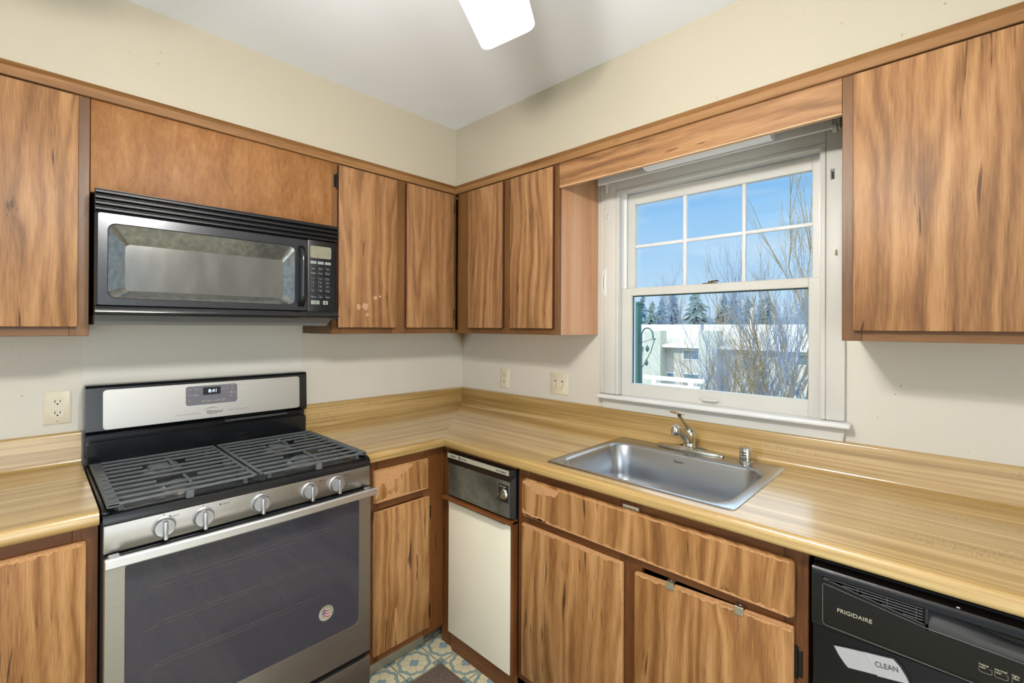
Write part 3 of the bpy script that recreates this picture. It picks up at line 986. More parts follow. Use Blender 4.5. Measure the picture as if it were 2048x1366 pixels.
for (y, z, s_) in [(-1.4555, 1.1455, 'BAKE'), (-1.434, 1.1455, 'BROIL'), (-1.4565, 1.1235, 'CONVECT'), (-1.434, 1.1245, 'KEEP'), (-1.434, 1.1195, 'WARM'), (-1.4555, 1.1015, 'OFF'),
                   (-1.411, 1.0985, 'COOK'), (-1.411, 1.0935, 'TIME'), (-1.3935, 1.0985, 'DELAY'), (-1.3935, 1.0935, 'START'), (-1.376, 1.096, 'CLOCK'), (-1.359, 1.0985, 'TIMER'), (-1.359, 1.0935, 'SET'), (-1.341, 1.0985, 'OVEN'), (-1.341, 1.0935, 'LIGHT'),
                   (-1.327, 1.153, 'LOCK'), (-1.308, 1.153, 'START'), (-1.313, 1.1225, 'TEMP/TIME')]:
    lettering('lettering', s_, (xs(z) + .0018, y, z), .0052, YU, ZV, 'ink_l', tp)
for (y, z) in ((-1.306, 1.129), (-1.306, 1.111), (-1.333, 1.142), (-1.320, 1.142), (-1.301, 1.142)):
    part('key', 'ink_g', tp, lambda b: lathe(b, [(.0, .0), (.004, .0), (.0036, .0006), (.0, .0008)], (xs(z) + .0014, y, z), (1, 0, 0), 14))
lettering('lettering', 'Whirlpool', (xs(1.05) + .001, -1.393, 1.0475), .0185, YU, ZV, 'ink_d', inset, sx=.72)
def swoosh(b):
    for ro, a0, a1 in ((.020, .6, 2.7), (.015, 3.7, 5.6)):
        P = [(xs(1.06) + .0012, -1.3745 + ro * 1.35 * math.cos(a0 + (a1 - a0) * k / 12), 1.0555 + ro * .75 * math.sin(a0 + (a1 - a0) * k / 12)) for k in range(13)]
        tube(b, P, [.0003 + .0006 * math.sin(PI * k / 12) for k in range(13)], 5)
part('emblem', 'ink_d', inset, swoosh)
lettering('lettering', 'ACCUBAKE  TEMPERATURE SYSTEM', (xs(1.05) + .001, -1.4975, 1.0505), .0060, YU, ZV, 'ink_g', inset, sx=.85)
lettering('lettering', 'FLEXHEAT  RADIANT  ELEMENT', (xs(1.05) + .001, -1.3195, 1.0505), .0060, YU, ZV, 'ink_g', inset, sx=.95)
part('splash_panel', 'black', t, lambda b: loft(b, [onx(rr(-1.748, -1.004, .905, .996, .014), .05), onx(rr(-1.748, -1.004, .905, .996, .014), .088), onx(rr(-1.744, -1.008, .909, .992, .012), .0915)]))
def slotf(b):
    box(b, .062, .0745, -1.325, -1.08, 1.0045, 1.006)
    box(b, .062, .0745, -1.325, -1.08, 1.0095, 1.011)
part('vent', 'greytray', t, slotf)
# burners and grates
burn = [(.27, -1.565, .043), (.53, -1.565, .036), (.27, -1.19, .036), (.53, -1.19, .046)]
for (x, y, r) in burn:
    bu = part('burner', 'alum', t, lambda b: lathe(b, [(.0, .0), (r + .012, .0), (r + .010, .005), (r, .011), (.0, .011)], (x, y, .9037)))
    part('burner_cap', 'iron', bu, lambda b: lathe(b, [(.0, .0), (r, .0), (r, .005), (r - .006, .008), (.0, .0085)], (x, y, .9148)))
bu = part('burner', 'alum', t, lambda b: loft(b, [[(.40 + .10 * v, -1.377 + .030 * u, .9037 + dz) for u, v in [(math.cos(a * PI / 12), math.sin(a * PI / 12)) for a in range(24)]] for dz in (0, .010)]))
part('burner_cap', 'iron', bu, lambda b: loft(b, [[(.40 + .09 * v * s_, -1.377 + .024 * u * s_, .914 + dz) for u, v in [(math.cos(a * PI / 12), math.sin(a * PI / 12)) for a in range(24)]] for dz, s_ in ((0, 1), (.006, 1), (.008, .8))]))
def grate(ya, yb, outer, bl):
    x0, x1, zt_ = .150, .655, .9325
    def fn(b):
        hw = .0036
        def bar_y(x, p, q): box(b, x - hw, x + hw, p, q, zt_ - .008, zt_, .0018, 1)
        def bar_x(y, p, q, w=.0045): box(b, p, q, y - w, y + w, zt_ - .0085, zt_ - .0004, .0022, 1)
        bar_y(x0 + hw, ya, yb); bar_y(x1 - hw, ya, yb)
        ow = .014
        if outer == 'l':
            box(b, x0, x1, ya, ya + 2 * ow, zt_ - .012, zt_, .003, 2); bar_x(yb - .005, x0, x1, .0055)
        else:
            box(b, x0, x1, yb - 2 * ow + .006, yb, zt_ - .012, zt_, .003, 2); bar_x(ya + .005, x0, x1, .0055)
        n = 10
        for k in range(1, n):
            x = x0 + (x1 - x0) * k / n
            cut = [(by, br) for bx_, by, br in bl if abs(bx_ - x) < br * 1.25 + .01]
            if cut and k % 2 == 1:
                by, br = cut[0]
                bar_y(x, ya + .004, by - br - .016); bar_y(x, by + br + .016, yb - .004)
            else:
                bar_y(x, ya + .004, yb - .004)
        for bx_, by, br in bl:
            bar_x(by + .02, bx_ - .05, bx_ + .05)
        for x in (x0 + .02, x1 - .02):
            for y in (ya + .03, yb - .03):
                box(b, x - .006, x + .006, y - .006, y + .006, .9036, zt_ - .008)
        box(b, x1 - .002, x1 + .012, (ya + yb) / 2 - .010, (ya + yb) / 2 + .010, zt_ - .026, zt_ - .004, .002, 1)
    return fn
g1 = part('grate', 'iron', t, grate(-1.744, -1.384, 'l', burn[:2]))
g2 = part('grate', 'iron', t, grate(-1.374, -1.010, 'r', burn[2:]))
# control panel and knobs
cpan = part('control_panel', 'steel_y', t, lambda b: (box(b, .640, .665, Y0 + .001, Y1 - .001, .8075, .8805, .0025, 2),))
for y, z in ((-1.6248, .8445), (-1.5321, .8440), (-1.3784, .8435), (-1.2259, .8432), (-1.1317, .8440)):
    kn = part('knob', 'knob', t, lambda b: lathe(b, [(.0, .0), (.0275, .0), (.0275, .003), (.0245, .005), (.0242, .016), (.0225, .0185), (.0, .019)], (.665, y, z), (1, 0, 0), 36))
    part('grip', 'knob', kn, lambda b: box(b, .683, .699, y - .0052, y + .0052, z - .029, z + .0215, .003, 2))
    part('indicator_dot', 'ink_d', cpan, lambda b: lathe(b, [(.0, .0), (.0016, .0), (.0, .0004)], (.665, y, z + .0315), (1, 0, 0), 10))
for y, z, s_ in ((-1.597, .8655, 'FRONT'), (-1.4745, .8655, 'CENTER'), (-1.175, .864, 'REAR'), (-1.087, .864, 'FRONT')):
    lettering('lettering', s_, (.6653, y - .008, z), .0048, YU, ZV, 'ink_d', cpan)
    part('burner_mark', 'ink_d', cpan, lambda b: box(b, .6649, .6654, y - .016, y - .0115, z, z + .0045))
# oven door
od = thing_ = part('oven_door', 'steel_y', t, lambda b: (
    loft(b, [onx(rr(Y0 + .002, Y1 - .002, .198, .797, .004, 6), .657), onx(rr(Y0 + .002, Y1 - .002, .198, .797, .004, 6), .672), onx(rr(Y0 + .004, Y1 - .004, .200, .795, .004, 6), .675),
             onx(rr(-1.7085, -1.0485, .318, .778, .018, 6), .675), onx(rr(-1.7075, -1.0495, .319, .777, .018, 6), .672), onx(rr(-1.7075, -1.0495, .319, .777, .018, 6), .657)], False, False)))
part('door_band', 'black', od, lambda b: box(b, .6580, .6745, Y0 + .003, Y1 - .003, .778, .8035, .002, 1))
part('glass', 'ovenglass', od, lambda b: loft(b, [onx(rr(-1.7075, -1.0495, .319, .777, .018, 6), .6715), onx(rr(-1.7075, -1.0495, .319, .777, .018, 6), .6730)]))
def bord(b):
    loft(b, [onx(rr(-1.7070, -1.0500, .3195, .7765, .018, 6), .6600), onx(rr(-1.668, -1.088, .372, .742, .02, 6), .6600), onx(rr(-1.668, -1.088, .372, .742, .02, 6), .6585), onx(rr(-1.7070, -1.0500, .3195, .7765, .018, 6), .6585)], False, False)
part('glass_border', 'blackmat', od, bord)
def hand(b):
    n = 24
    L = []
    for k in range(n + 1):
        y = Y0 + .001 + (Y1 - Y0 - .002 - .0) * k / n
        bow = .010 * math.sin(PI * k / n)
        x = .708 + bow
        L.append([(x - .008, y, .786), (x + .006, y, .7845), (x + .009, y, .788), (x + .009, y, .807), (x + .006, y, .8105), (x - .008, y, .809)])
    loft(b, L)
    for y in (Y0 + .02, Y1 - .02):
        box(b, .673, .706, y - .012, y + .012, .787, .808, .002, 1)
part('handle', 'steel_lt', od, hand, angle=25)
bd = part('badge', 'ivory', od, lambda b: lathe(b, [(.0, .0), (.0255, .0), (.0255, .0006), (.0, .0008)], (.6731, -1.169, .408), (1, 0, 0), 40))
bd.data.materials[0] = MAT['mutedsilver']
for k, ch in enumerate('AMERICA'):
    a = math.radians(118 - k * 22)
    U = (0, math.sin(a), -math.cos(a)); V = (0, math.cos(a), math.sin(a))
    lettering('lettering', ch, (.6741, -1.169 + .0175 * math.cos(a), .408 + .0175 * math.sin(a)), .0085, U, V, 'ink_d', bd, 'CENTER')
for k in range(5):
    def strp(b):
        P = [(.6742, -1.169 - .013 + .026 * j / 8, .408 - .010 + .0045 * k + .004 * math.sin(j * .8)) for j in range(9)]
        tube(b, P, .0016, 5)
    part('flag_stripe', 'red' if k % 2 == 0 else 'whitepl', bd, strp)
part('flag_field', 'blue', bd, lambda b: box(b, .6738, .6752, -1.183, -1.172, .405, .4185))
part('storage_drawer', 'steel_y', t, lambda b: box(b, .640, .675, Y0 + .002, Y1 - .002, .045, .180, .003, 2))
part('drawer_pull_gap', 'blackmat', t, lambda b: box(b, .636, .650, Y0 + .004, Y1 - .004, .180, .20))

# ------------------------------------------------------------------ microwave
t = thing('microwave', 'black over the range microwave mounted above the stove', 'microwave', (.2, -1.376, 1.40))
M0, M1 = -1.7515, -1.0025
bpart('housing', 'blackpl', t, .005, .372, M0 + .002, M1 - .002, 1.431, 1.812)
part('bottom_tray', 'greytray', t, lambda b: loft(b, [[(.006, M0 + .003, z), (.352 + (z - 1.401) * .5, M0 + .003, z), (.352 + (z - 1.401) * .5, M1 - .028 + (z - 1.401) * .6, z), (.006, M1 - .012, z)] for z in (1.401, 1.4305)]), smooth=False)
def vent(b):
    box(b, .372, .386, M0, M1, 1.742, 1.812)
    for k in range(4):
        z = 1.7435 + k * .0172
        P = [(.384, z), (.3965, z + .0005), (.4005, z + .003), (.4005, z + .0085), (.397, z + .0125), (.384, z + .0150)]
        prism(b, P, 'y', M0, M1)
part('vent_grille', 'ventblack', t, vent)
md = bm_new()
loft(md, [onx(rr(M0, -1.1285, 1.458, 1.740, .006, 6), .372), onx(rr(M0, -1.1285, 1.458, 1.740, .006, 6), .392), onx(rr(M0 + .006, -1.1290, 1.461, 1.737, .006, 6), .400),
          onx(rr(-1.724, -1.1735, 1.481, 1.709, .022, 6), .400), onx(rr(-1.722, -1.1755, 1.483, 1.707, .022, 6), .397)], False, False)
MAT['mwdoor'] = plain('worn_black_door', '34363a', .24, .35, .6, var=.25, scale=14)
md = obj('door', md, 'mwdoor', t)
part('window_bevel', 'mwbevel', md, lambda b: loft(b, [onx(rr(-1.722, -1.1755, 1.483, 1.707, .022, 6), .397), onx(rr(-1.680, -1.209, 1.507, 1.652, .014, 6), .373)], False, False))
part('window', 'mwglass', md, lambda b: loft(b, [onx(rr(-1.680, -1.209, 1.507, 1.652, .014, 6), .3725), onx(rr(-1.680, -1.209, 1.507, 1.652, .014, 6), .3732)]))
def mh(b):
    L = []
    for k in range(17):
        f = k / 16
        z = 1.476 + .236 * f
        out = .0035 + .029 * min(1, math.sin(PI * f) * 2.2)
        w = .0125
        L.append([(.398 + out - .010, -1.153 - w, z), (.398 + out, -1.153 - w * .8, z), (.398 + out + .004, -1.153, z), (.398 + out, -1.153 + w * .8, z), (.398 + out - .010, -1.153 + w, z)])
    loft(b, L)
part('handle', 'black', md, mh, angle=60)
cpm = part('control_panel', 'blackpl', t, lambda b: loft(b, [[(.372, y, z), (.398, y, z), (.4005, y + .002 if y < -1.1 else y - .012, z), (.4005, y + .004 if y < -1.1 else y - .02, z)] for y, z in ()] or
      [[(x, y, 1.458) for x, y in ((.372, -1.1265), (.400, -1.1265), (.4012, -1.1235), (.4012, -1.022), (.399, -1.011), (.392, -1.0045), (.372, M1))],
       [(x, y, 1.740) for x, y in ((.372, -1.1265), (.400, -1.1265), (.4012, -1.1235), (.4012, -1.022), (.399, -1.011), (.392, -1.0045), (.372, M1))]]), angle=50)
def zz_(py): return 1.4 + (651.5 - py) / 487.5
def yy_(px): return -1.1305 + (px - 614) * .002018
part('display', 'lcd', cpm, lambda b: loft(b, [onx(rr(yy_(620), yy_(662), zz_(519.5), zz_(496), .006, 4), .4008), onx(rr(yy_(620), yy_(662), zz_(519.5), zz_(496), .006, 4), .4018)]))
cols_ = (626.5, 641, 655.5)
for cx_ in cols_:
    bpart('key', 'key', cpm, .4008, .4018, yy_(cx_ - 6), yy_(cx_ + 6), zz_(531), zz_(525.5), bev=.0003)
rows = [(539, ['MEAL', 'AUTO', 'ADD']), (548, ['DEFROST', 'COOK', 'MINUTE']), (559, '123'), (566.5, '456'), (574, '789'), (582, ['OFF', '0', 'START']), (594, ['SURFACE', 'FAN', 'LIGHT'])]
for py, labs in rows:
    for cx_, s_ in zip(cols_, labs):
        bpart('key', 'keydark', cpm, .4008, .4016, yy_(cx_ - 5.5), yy_(cx_ + 5.5), zz_(py + 3), zz_(py - 3), bev=.0003)
        lettering('lettering', s_, (.4019, yy_(cx_), zz_(py + 2.2)), .0088 if len(s_) == 1 else .0050, YU, ZV, 'ink_k', cpm, 'CENTER')
for c0, c1 in ((622, 639), (646, 656)):
    bpart('key', 'key', cpm, .4008, .4018, yy_(c0), yy_(c1), zz_(609.5), zz_(602), bev=.0005)
for cx_, s in ((631, -1), (651, 1)):
    part('arrow_mark', 'ink_d', cpm, lambda b: prism(b, [(yy_(cx_) + s * .004, zz_(605.7)), (yy_(cx_) - s * .003, zz_(604)), (yy_(cx_) - s * .003, zz_(607.4))], 'x', .4017, .4021))
def lip(b):
    P = [(.372, 1.4305), (.398, 1.4305), (.405, 1.434), (.408, 1.440), (.4055, 1.4515), (.400, 1.457), (.372, 1.457)]
    prism(b, P, 'y', M0, -1.1275); prism(b, P, 'y', -1.1265, M1)
part('bottom_lip', 'black', t, lip)

# ------------------------------------------------------------------ trash compactor
t = thing('trash_compactor', 'old trash compactor with cream drawer and grimy black control panel', 'trash compactor', (.86, -.3, 0))
bpart('body', 'blackmat', t, .664, 1.047, -.598, -.02, .03, .874)
bpart('base_board', 'bframe_x', t, .664, 1.047, -.61, -.55, .0, .088)
hdr = part('header', 'bframe_x', t, lambda b: box(b, .6625, 1.046, -.612, -.599, .862, .8755))
def cpf(b):
    P = [(-.600, .676), (-.628, .676), (-.632, .680), (-.632, .816), (-.6385, .838), (-.6385, .862), (-.600, .864)]
    prism(b, P, 'x', .668, 1.036)
    loft(b, [[(1.036, y, z) for y, z in P], [(1.047, max(y, -.612) if y < -.6 else y, z) for y, z in P]])
cpc = part('control_panel', 'blackpl', t, cpf, smooth=False)
bpart('face_plate', 'grime', cpc, .669, 1.0345, -.6332, -.6318, .681, .8155)
ns = bpart('name_strip', 'mutedsilver', cpc, .669, 1.0355, -.6396, -.6384, .8415, .8605)
lettering('lettering', 'GENERAL', (.690, -.6399, .8475), .0085, XU, ZV, 'ink_d', ns)
part('emblem', 'ink_d', ns, lambda b: (lathe(b, [(.0, .0), (.0068, .0), (.0068, .0006), (.0, .0007)], (.7465, -.6396, .8508), (0, -1, 0), 24)))
lettering('lettering', 'ge', (.7418, -.6405, .8485), .0082, XU, ZV, 'mutedsilver', ns, slant=.3, sx=.9)
lettering('lettering', 'ELECTRIC', (.757, -.6399, .8475), .0085, XU, ZV, 'ink_d', ns)
lettering('lettering', 'Trash Compactor', (.965, -.6399, .8475), .0095, XU, ZV, 'ink_d', ns, slant=.35, sx=.85)
kp = bpart('knob_plate', 'blackmat', cpc, .977, 1.0285, -.6342, -.6330, .7365, .801)
lettering('lettering', 'OFF   START', (.9815, -.6344, .7905), .0062, XU, ZV, 'ink_l', kp)
kb = part('knob', 'chrome', cpc, lambda b: lathe(b, [(.0, .0), (.0225, .0), (.0225, .004), (.020, .007), (.018, .012), (.0, .013)], (1.004, -.6342, .766), (0, -1, 0), 28))
part('grip', 'chrome', kb, lambda b: loft(b, [[(1.004 + u * math.cos(.9) - v * math.sin(.9), yv, .766 + u * math.sin(.9) + v * math.cos(.9)) for u, v in ((-.020, -.005), (.020, -.005), (.020, .005), (-.020, .005))] for yv in (-.646, -.656)]))
for zz in (.865, .692):
    part('screw', 'alum', cpc, lambda b: lathe(b, [(.0, .0), (.0035, .0), (.002, .0015), (.0, .002)], (1.0435, -.6125, zz if zz < .8 else .852), (0, -1, 0), 10))
dp = part('drawer_panel', 'cream_panel', t, lambda b: box(b, .6675, 1.0355, -.632, -.602, .092, .6585, .0025, 2))
part('panel_edge', 'bframe_z', t, lambda b: box(b, 1.0362, 1.0475, -.629, -.600, .09, .668, .001, 1))
part('handle_strip', 'bframe_x', t, lambda b: loft(b, [[(x, y, z) for y, z in ((-.602, .659), (-.644, .6595), (-.650, .664), (-.644, .671), (-.602, .674))] for x in (.640, 1.0475)]), smooth=False)
part('handle_insert', 'mutedsilver', t, lambda b: box(b, .69, 1.02, -.6512, -.640, .6565, .6605))

# ------------------------------------------------------------------ dishwasher
t = thing('dishwasher', 'black dishwasher under the worktop at the right edge', 'dishwasher', (2.3, -.3, 0))
bpart('body', 'blackmat', t, 2.004, 2.603, -.60, -.02, .09, .862)
bpart('toe_panel', 'blackmat', t, 2.004, 2.603, -.56, -.54, .0, .09)
bpart('door_panel', 'dwblack', t, 2.006, 2.601, -.631, -.602, .10, .722, bev=.003)
def console(b):
    # profile in (y,z): flat lower face, rolled top
    P = [(-.602, .7225), (-.632, .7225), (-.6365, .727), (-.640, .740), (-.641, .840), (-.6395, .851), (-.634, .857), (-.602, .858)]
    prism(b, P, 'x', 2.0055, 2.0265)
    prism(b, [p for p in P], 'x', 2.601, 2.58)
    lo = [(-.602, .7225), (-.632, .7225), (-.6365, .727), (-.640, .740), (-.641, .800), (-.602, .800)]
    hi_ = [(-.602, .842), (-.641, .842), (-.6395, .851), (-.634, .857), (-.602, .858)]
    prism(b, lo, 'x', 2.0265, 2.58)
    prism(b, hi_, 'x', 2.0265, 2.58)
    # wedge between recess and lower face (upper edge slopes down to the right)
    loft(b, [ony([(2.0265, .800), (2.2005, .800), (2.2005, .8105), (2.0265, .8365)], -.6408), ony([(2.0265, .800), (2.2005, .800), (2.2005, .8105), (2.0265, .8365)], -.602)])
    # recess back wall, curved pull
    box(b, 2.0265, 2.58, -.618, -.602, .800, .842)
con = part('console', 'dwblack', t, console, angle=40)
def vslats(b):
    for k in range(5):
        f0 = k / 5
        z = .8395 - k * .0058
        xa = 2.0285 + .0335 * (k * 1.02)
        box(b, xa, 2.197, -.6395, -.622, z - .0022, z, .0006, 1)
    tube(b, [(2.028, -.6415, .8375), (2.1975, -.6415, .8100)], .0012, 6)
    for x in (2.09, 2.14, 2.186):
        tube(b, [(x, -.638, .8125), (x, -.638, .8395)], .001, 5)
part('vent', 'greytray', con, vslats).data.materials[0] = plain('vent_grey', '3d3d3f', .4)
part('recess_end', 'blackpl', con, lambda b: box(b, 2.1975, 2.2045, -.6405, -.604, .8105, .842, .002, 2))
def pull(b):
    L = []
    for k in range(17):
        f = k / 16
        x = 2.2045 + .375 * f
        s_ = min(1, f * 3)
        s_ = s_ * s_ * (3 - 2 * s_)
        L.append([(x, -.6405, .8005), (x, -.6405, .8105 - .004 * s_), (x, -.634 + .004 * s_, .819 - .006 * s_), (x, -.619, .842 - .022 * s_), (x, -.6175, .8005)])
    loft(b, L)
part('pull_recess', 'blackpl', con, pull, angle=60).data.materials[0] = plain('pull_grey', '2b2a2a', .5)
part('pull_lip', 'blackpl', con, lambda b: prism(b, [(-.640, .8425), (-.6285, .834), (-.624, .836), (-.624, .8425)], 'x', 2.245, 2.58))
def outline(b):
    P = [(2.33, .7285), (2.30, .7295), (2.034, .7345), (2.0285, .737), (2.0270, .742), (2.0270, .822), (2.0285, .8265), (2.20, .8035), (2.34, .7985)]
    tube(b, [(x, -.6412, z) for x, z in P], .0004, 5)
part('outline', 'ink_g', con, outline)
# simple geometric capitals
lettering('lettering', 'FRIGIDAIRE', (2.0535, -.6412, .7735), .0118, XU, ZV, 'ink_l', con, sx=1.04)
for x, s_ in ((2.275, 'heavy'), (2.2955, 'normal'), (2.3175, 'light'), (2.338, 'rinse')):
    lettering('lettering', s_, (x, -.6412, .7695), .0058, XU, ZV, 'ink_l', con)
    lettering('lettering', 'wash', (x, -.6412, .7648), .0046, XU, ZV, 'ink_l', con)
    part('button_outline', 'ink_g', con, lambda b: tube(b, [(x, -.6411, .7625), (x + .0005, -.6411, .7585), (x + .0025, -.6411, .757), (x + .0155, -.6411, .757), (x + .0175, -.6411, .7585), (x + .0175, -.6411, .766), (x + .014, -.6411, .766)], .00035, 5))
part('paper_scrap', 'whitepl', con, lambda b: lathe(b, [(.0, 0), (.003, 0), (.0022, .0012), (0, .0014)], (2.247, -.628, .8578), n=8)).scale = (1, .6, 1)

t = thing('dishwasher_magnet', 'white and black sliding CLEAN magnet on the dishwasher door', 'magnet', (2.11, -.632, .68))
def banana(x0, x1, zt0, zt1, zb0, zb1, n=14):
    top = [(x0 + (x1 - x0) * k / n, zt0 + (zt1 - zt0) * k / n + .0035 * math.sin(PI * k / n)) for k in range(n + 1)]
    bot = [(x0 + .024 + (x1 - x0 + .003 - .024) * k / n, zb0 + (zb1 - zb0) * k / n) for k in range(n + 1)]
    return top + bot[::-1]
o_ = [(2.0445, .6935), (2.075, .7005), (2.1025, .7065), (2.135, .7130), (2.1515, .7175), (2.164, .706), (2.174, .690), (2.1795, .674), (2.176, .6725), (2.150, .6685), (2.1235, .6635), (2.098, .6590), (2.0725, .6535), (2.064, .662), (2.054, .676)]
part('backing', 'blackpl', t, lambda b: loft(b, [ony(o_, -.6312), ony(o_, -.6345)]))
i_ = [(2.0475, .6925), (2.075, .6985), (2.1015, .7035), (2.1235, .6665), (2.098, .6615), (2.0735, .6565), (2.065, .665), (2.056, .677)]
part('white_half', 'greypl', t, lambda b: loft(b, [ony(i_, -.634), ony(i_, -.6352)]))
j_ = [(2.1005, .7045), (2.135, .7105), (2.150, .7135), (2.161, .703), (2.170, .689), (2.176, .676), (2.150, .6705), (2.1245, .6655)]
sl = part('slider', 'greypl', t, lambda b: loft(b, [ony(j_, -.635), ony(j_, -.6368)]))
lettering('lettering', 'CLEAN', (2.1205, -.637, .6845), .0150, (.986, 0, .168), (-.168, 0, .986), 'ink_d', sl, sx=.84)

# ------------------------------------------------------------------ window over the sink
w = thing('window_1', 'double hung white window over the sink', None, (1.515, 0, 1.05))
w['kind'] = 'structure'
X0, X1, Z0, Z1 = 1.116, 1.916, 1.07, 2.026
def casing(b):
    box(b, 1.0255, 1.042, -.012, -.0003, 1.092, 2.13, .002, 1)
    box(b, 1.0425, X0 - .006, -.018, -.0003, 1.092, 2.13, .003, 2)
    box(b, X1 + .006, 1.976, -.018, -.0003, 1.092, 2.13, .003, 2)
    box(b, X0 - .006, X1 + .006, -.018, -.0003, Z1 + .004, 2.13, .003, 2)
    for (x, s) in ((X0 - .006, 1), (X1 + .006, -1)):
        box(b, x, x + s * .016, -.022, .012, 1.092, Z1 - .010, .003, 2)
    box(b, X0 - .006, X1 + .006, -.022, .012, Z1 - .0115, Z1 + .004, .003, 2)
part('casing', 'white', w, casing)
def jamb(b):
    box(b, X0, X0 + .008, .012, .14, Z0, Z1); box(b, X1 - .008, X1, .012, .14, Z0, Z1)
    box(b, X0, X1, .012, .14, Z1 - .008, Z1); box(b, X0, X1, .03, .16, Z0, Z0 + .016)
    box(b, X0 + .008, X0 + .022, .030, .036, 1.08, Z1 - .008, .001, 1); box(b, X1 - .022, X1 - .008, .030, .036, 1.08, Z1 - .008, .001, 1)
part('jamb', 'white2', w, jamb)
part('stool', 'white2', w, lambda b: box(b, 1.028, 1.9945, -.052, .030, 1.072, 1.0905, .007, 3))
part('apron', 'white', w, lambda b: loft(b, [ony([(1.046, 1.0255), (1.9705, 1.0255), (1.9775, 1.0715), (1.038, 1.0715)], y) for y in (-.0005, -.018)]))
def sash(b, x0, x1, z0, z1, y0, y1, l, r_, bt, tp_):
    box(b, x0, x0 + l, y0, y1, z0, z1, .002, 1); box(b, x1 - r_, x1, y0, y1, z0, z1, .002, 1)
    box(b, x0 + l, x1 - r_, y0, y1, z0, z0 + bt, .002, 1); box(b, x0 + l, x1 - r_, y0, y1, z1 - tp_, z1, .002, 1)
up_ = part('upper_sash', 'white', w, lambda b: sash(b, 1.1245, 1.9075, 1.552, 2.013, .044, .072, .0475, .037, .03, .0485))
part('glass', 'glass', up_, lambda b: box(b, 1.171, 1.871, .059, .061, 1.58, 1.966))
for mb in ((1.397, 1.4105, .048, .068, 1.582, 1.966), (1.634, 1.647, .048, .068, 1.582, 1.966), (1.172, 1.397, .049, .067, 1.7655, 1.7785), (1.4105, 1.634, .049, .067, 1.7655, 1.7785), (1.647, 1.8705, .049, .067, 1.7655, 1.7785)):
    bpart('muntin', 'white2', up_, *mb, bev=.002)
lo_ = part('lower_sash', 'white', w, lambda b: sash(b, 1.1235, 1.9085, 1.0885, 1.5785, .014, .042, .0485, .043, .058, .034))
part('glass', 'glass', lo_, lambda b: box(b, 1.171, 1.867, .027, .029, 1.1455, 1.5465))
MAT['seal'] = plain('green_glazing_seal', '2f4a40', .6, var=.3)
part('glazing_seal', 'seal', lo_, lambda b: (box(b, 1.172, 1.8655, .0292, .033, 1.5395, 1.5447), box(b, 1.1722, 1.1765, .0292, .033, 1.147, 1.5395)))
def lift(b):
    box(b, 1.480, 1.572, .0118, .0142, 1.104, 1.121, .001, 1)
    tube(b, [(1.492, .013, 1.1115), (1.498, .002, 1.111), (1.505, -.001, 1.110), (1.547, -.001, 1.110), (1.554, .002, 1.111), (1.560, .013, 1.1115)], .0042, 8)
part('sash_lift', 'white', lo_, lift)
def lock(b):
    box(b, 1.492, 1.548, .018, .040, 1.5787, 1.5825, .001, 1)
    cyl(b, (1.52, .029, 1.582), (1.52, .029, 1.589), .009, n=14)
    tube(b, [(1.52, .029, 1.588), (1.545, .022, 1.589), (1.555, .02, 1.588)], .003, 6)
MAT['brass'] = plain('old_brass', '6d5a30', .4, .8, var=.3)
part('sash_lock', 'brass', lo_, lock)
def hook(b, x, z, h=.03):
    box(b, x - .006, x + .006, -.0195, -.0175, z - h / 2, z + h / 2, .0006, 1)
    tube(b, [(x, -.019, z + h * .2), (x, -.030, z + h * .15), (x, -.034, z - h * .05), (x, -.033, z - h * .3), (x, -.028, z - h * .4)], .0022, 7)
part('curtain_hook', 'whitepl', w, lambda b: hook(b, 1.0705, 1.917))
part('curtain_hook', 'greytray', w, lambda b: hook(b, 1.9404, 1.918, .036))
part('curtain_hook', 'ivory', w, lambda b: hook(b, 1.9508, 1.657, .026))
def cleat(b):
    x = 1.054
    box(b, x - .006, x + .006, -.0205, -.0175, 1.545, 1.675, .001, 1)
    tube(b, [(x + .002, -.021, 1.66), (x - .004, -.032, 1.645), (x - .006, -.036, 1.61), (x - .004, -.034, 1.57), (x + .003, -.022, 1.553)], .003, 7)
    tube(b, [(x - .004, -.022, 1.668), (x, -.03, 1.678), (x + .004, -.022, 1.668)], .002, 6)
part('cord_cleat', 'white2', w, cleat)

t = thing('curtain_rail', 'white metal curtain rail across the top of the window', 'curtain rail', (1.5, -.04, 2.05))
CRP = [(-.0182, 2.112), (-.040, 2.110), (-.062, 2.098), (-.070, 2.075), (-.071, 2.056), (-.066, 2.052), (-.062, 2.056), (-.062, 2.072), (-.056, 2.092), (-.038, 2.102), (-.0182, 2.104)]
part('rail', 'white2', t, lambda b: prism(b, CRP, 'x', 1.0455, 1.9475))
def endr(b):
    box(b, 1.9475, 1.9655, -.05, -.0182, 2.062, 2.118, .001, 1)
    lathe(b, [(.0, .0), (.014, .0), (.014, .012), (.0, .013)], (1.9475, -.060, 2.056), (1, 0, 0), 18)
part('end_bracket', 'whitepl', t, endr)
def endl(b):
    box(b, 1.060, 1.078, -.055, -.0182, 2.058, 2.066, .001, 1)
    tube(b, [(1.074, -.045, 2.062), (1.0785, -.046, 2.043), (1.0785, -.044, 2.026), (1.077, -.042, 2.018)], .0035, 8)
part('end_bracket', 'whitepl', t, endl)

t = thing('strip_light', 'slim white fluorescent strip light behind the wooden board above the window', 'light', (1.57, -.2, 2.04))
bpart('housing', 'whitepl', t, 1.33, 1.82, -.245, -.165, 2.05, 2.1405, bev=.003)
part('diffuser', 'blade', t, lambda b: prism(b, [(-.215, 2.05), (-.21, 2.033), (-.195, 2.026), (-.165, 2.026), (-.15, 2.033), (-.145, 2.05)], 'x', 1.345, 1.80))

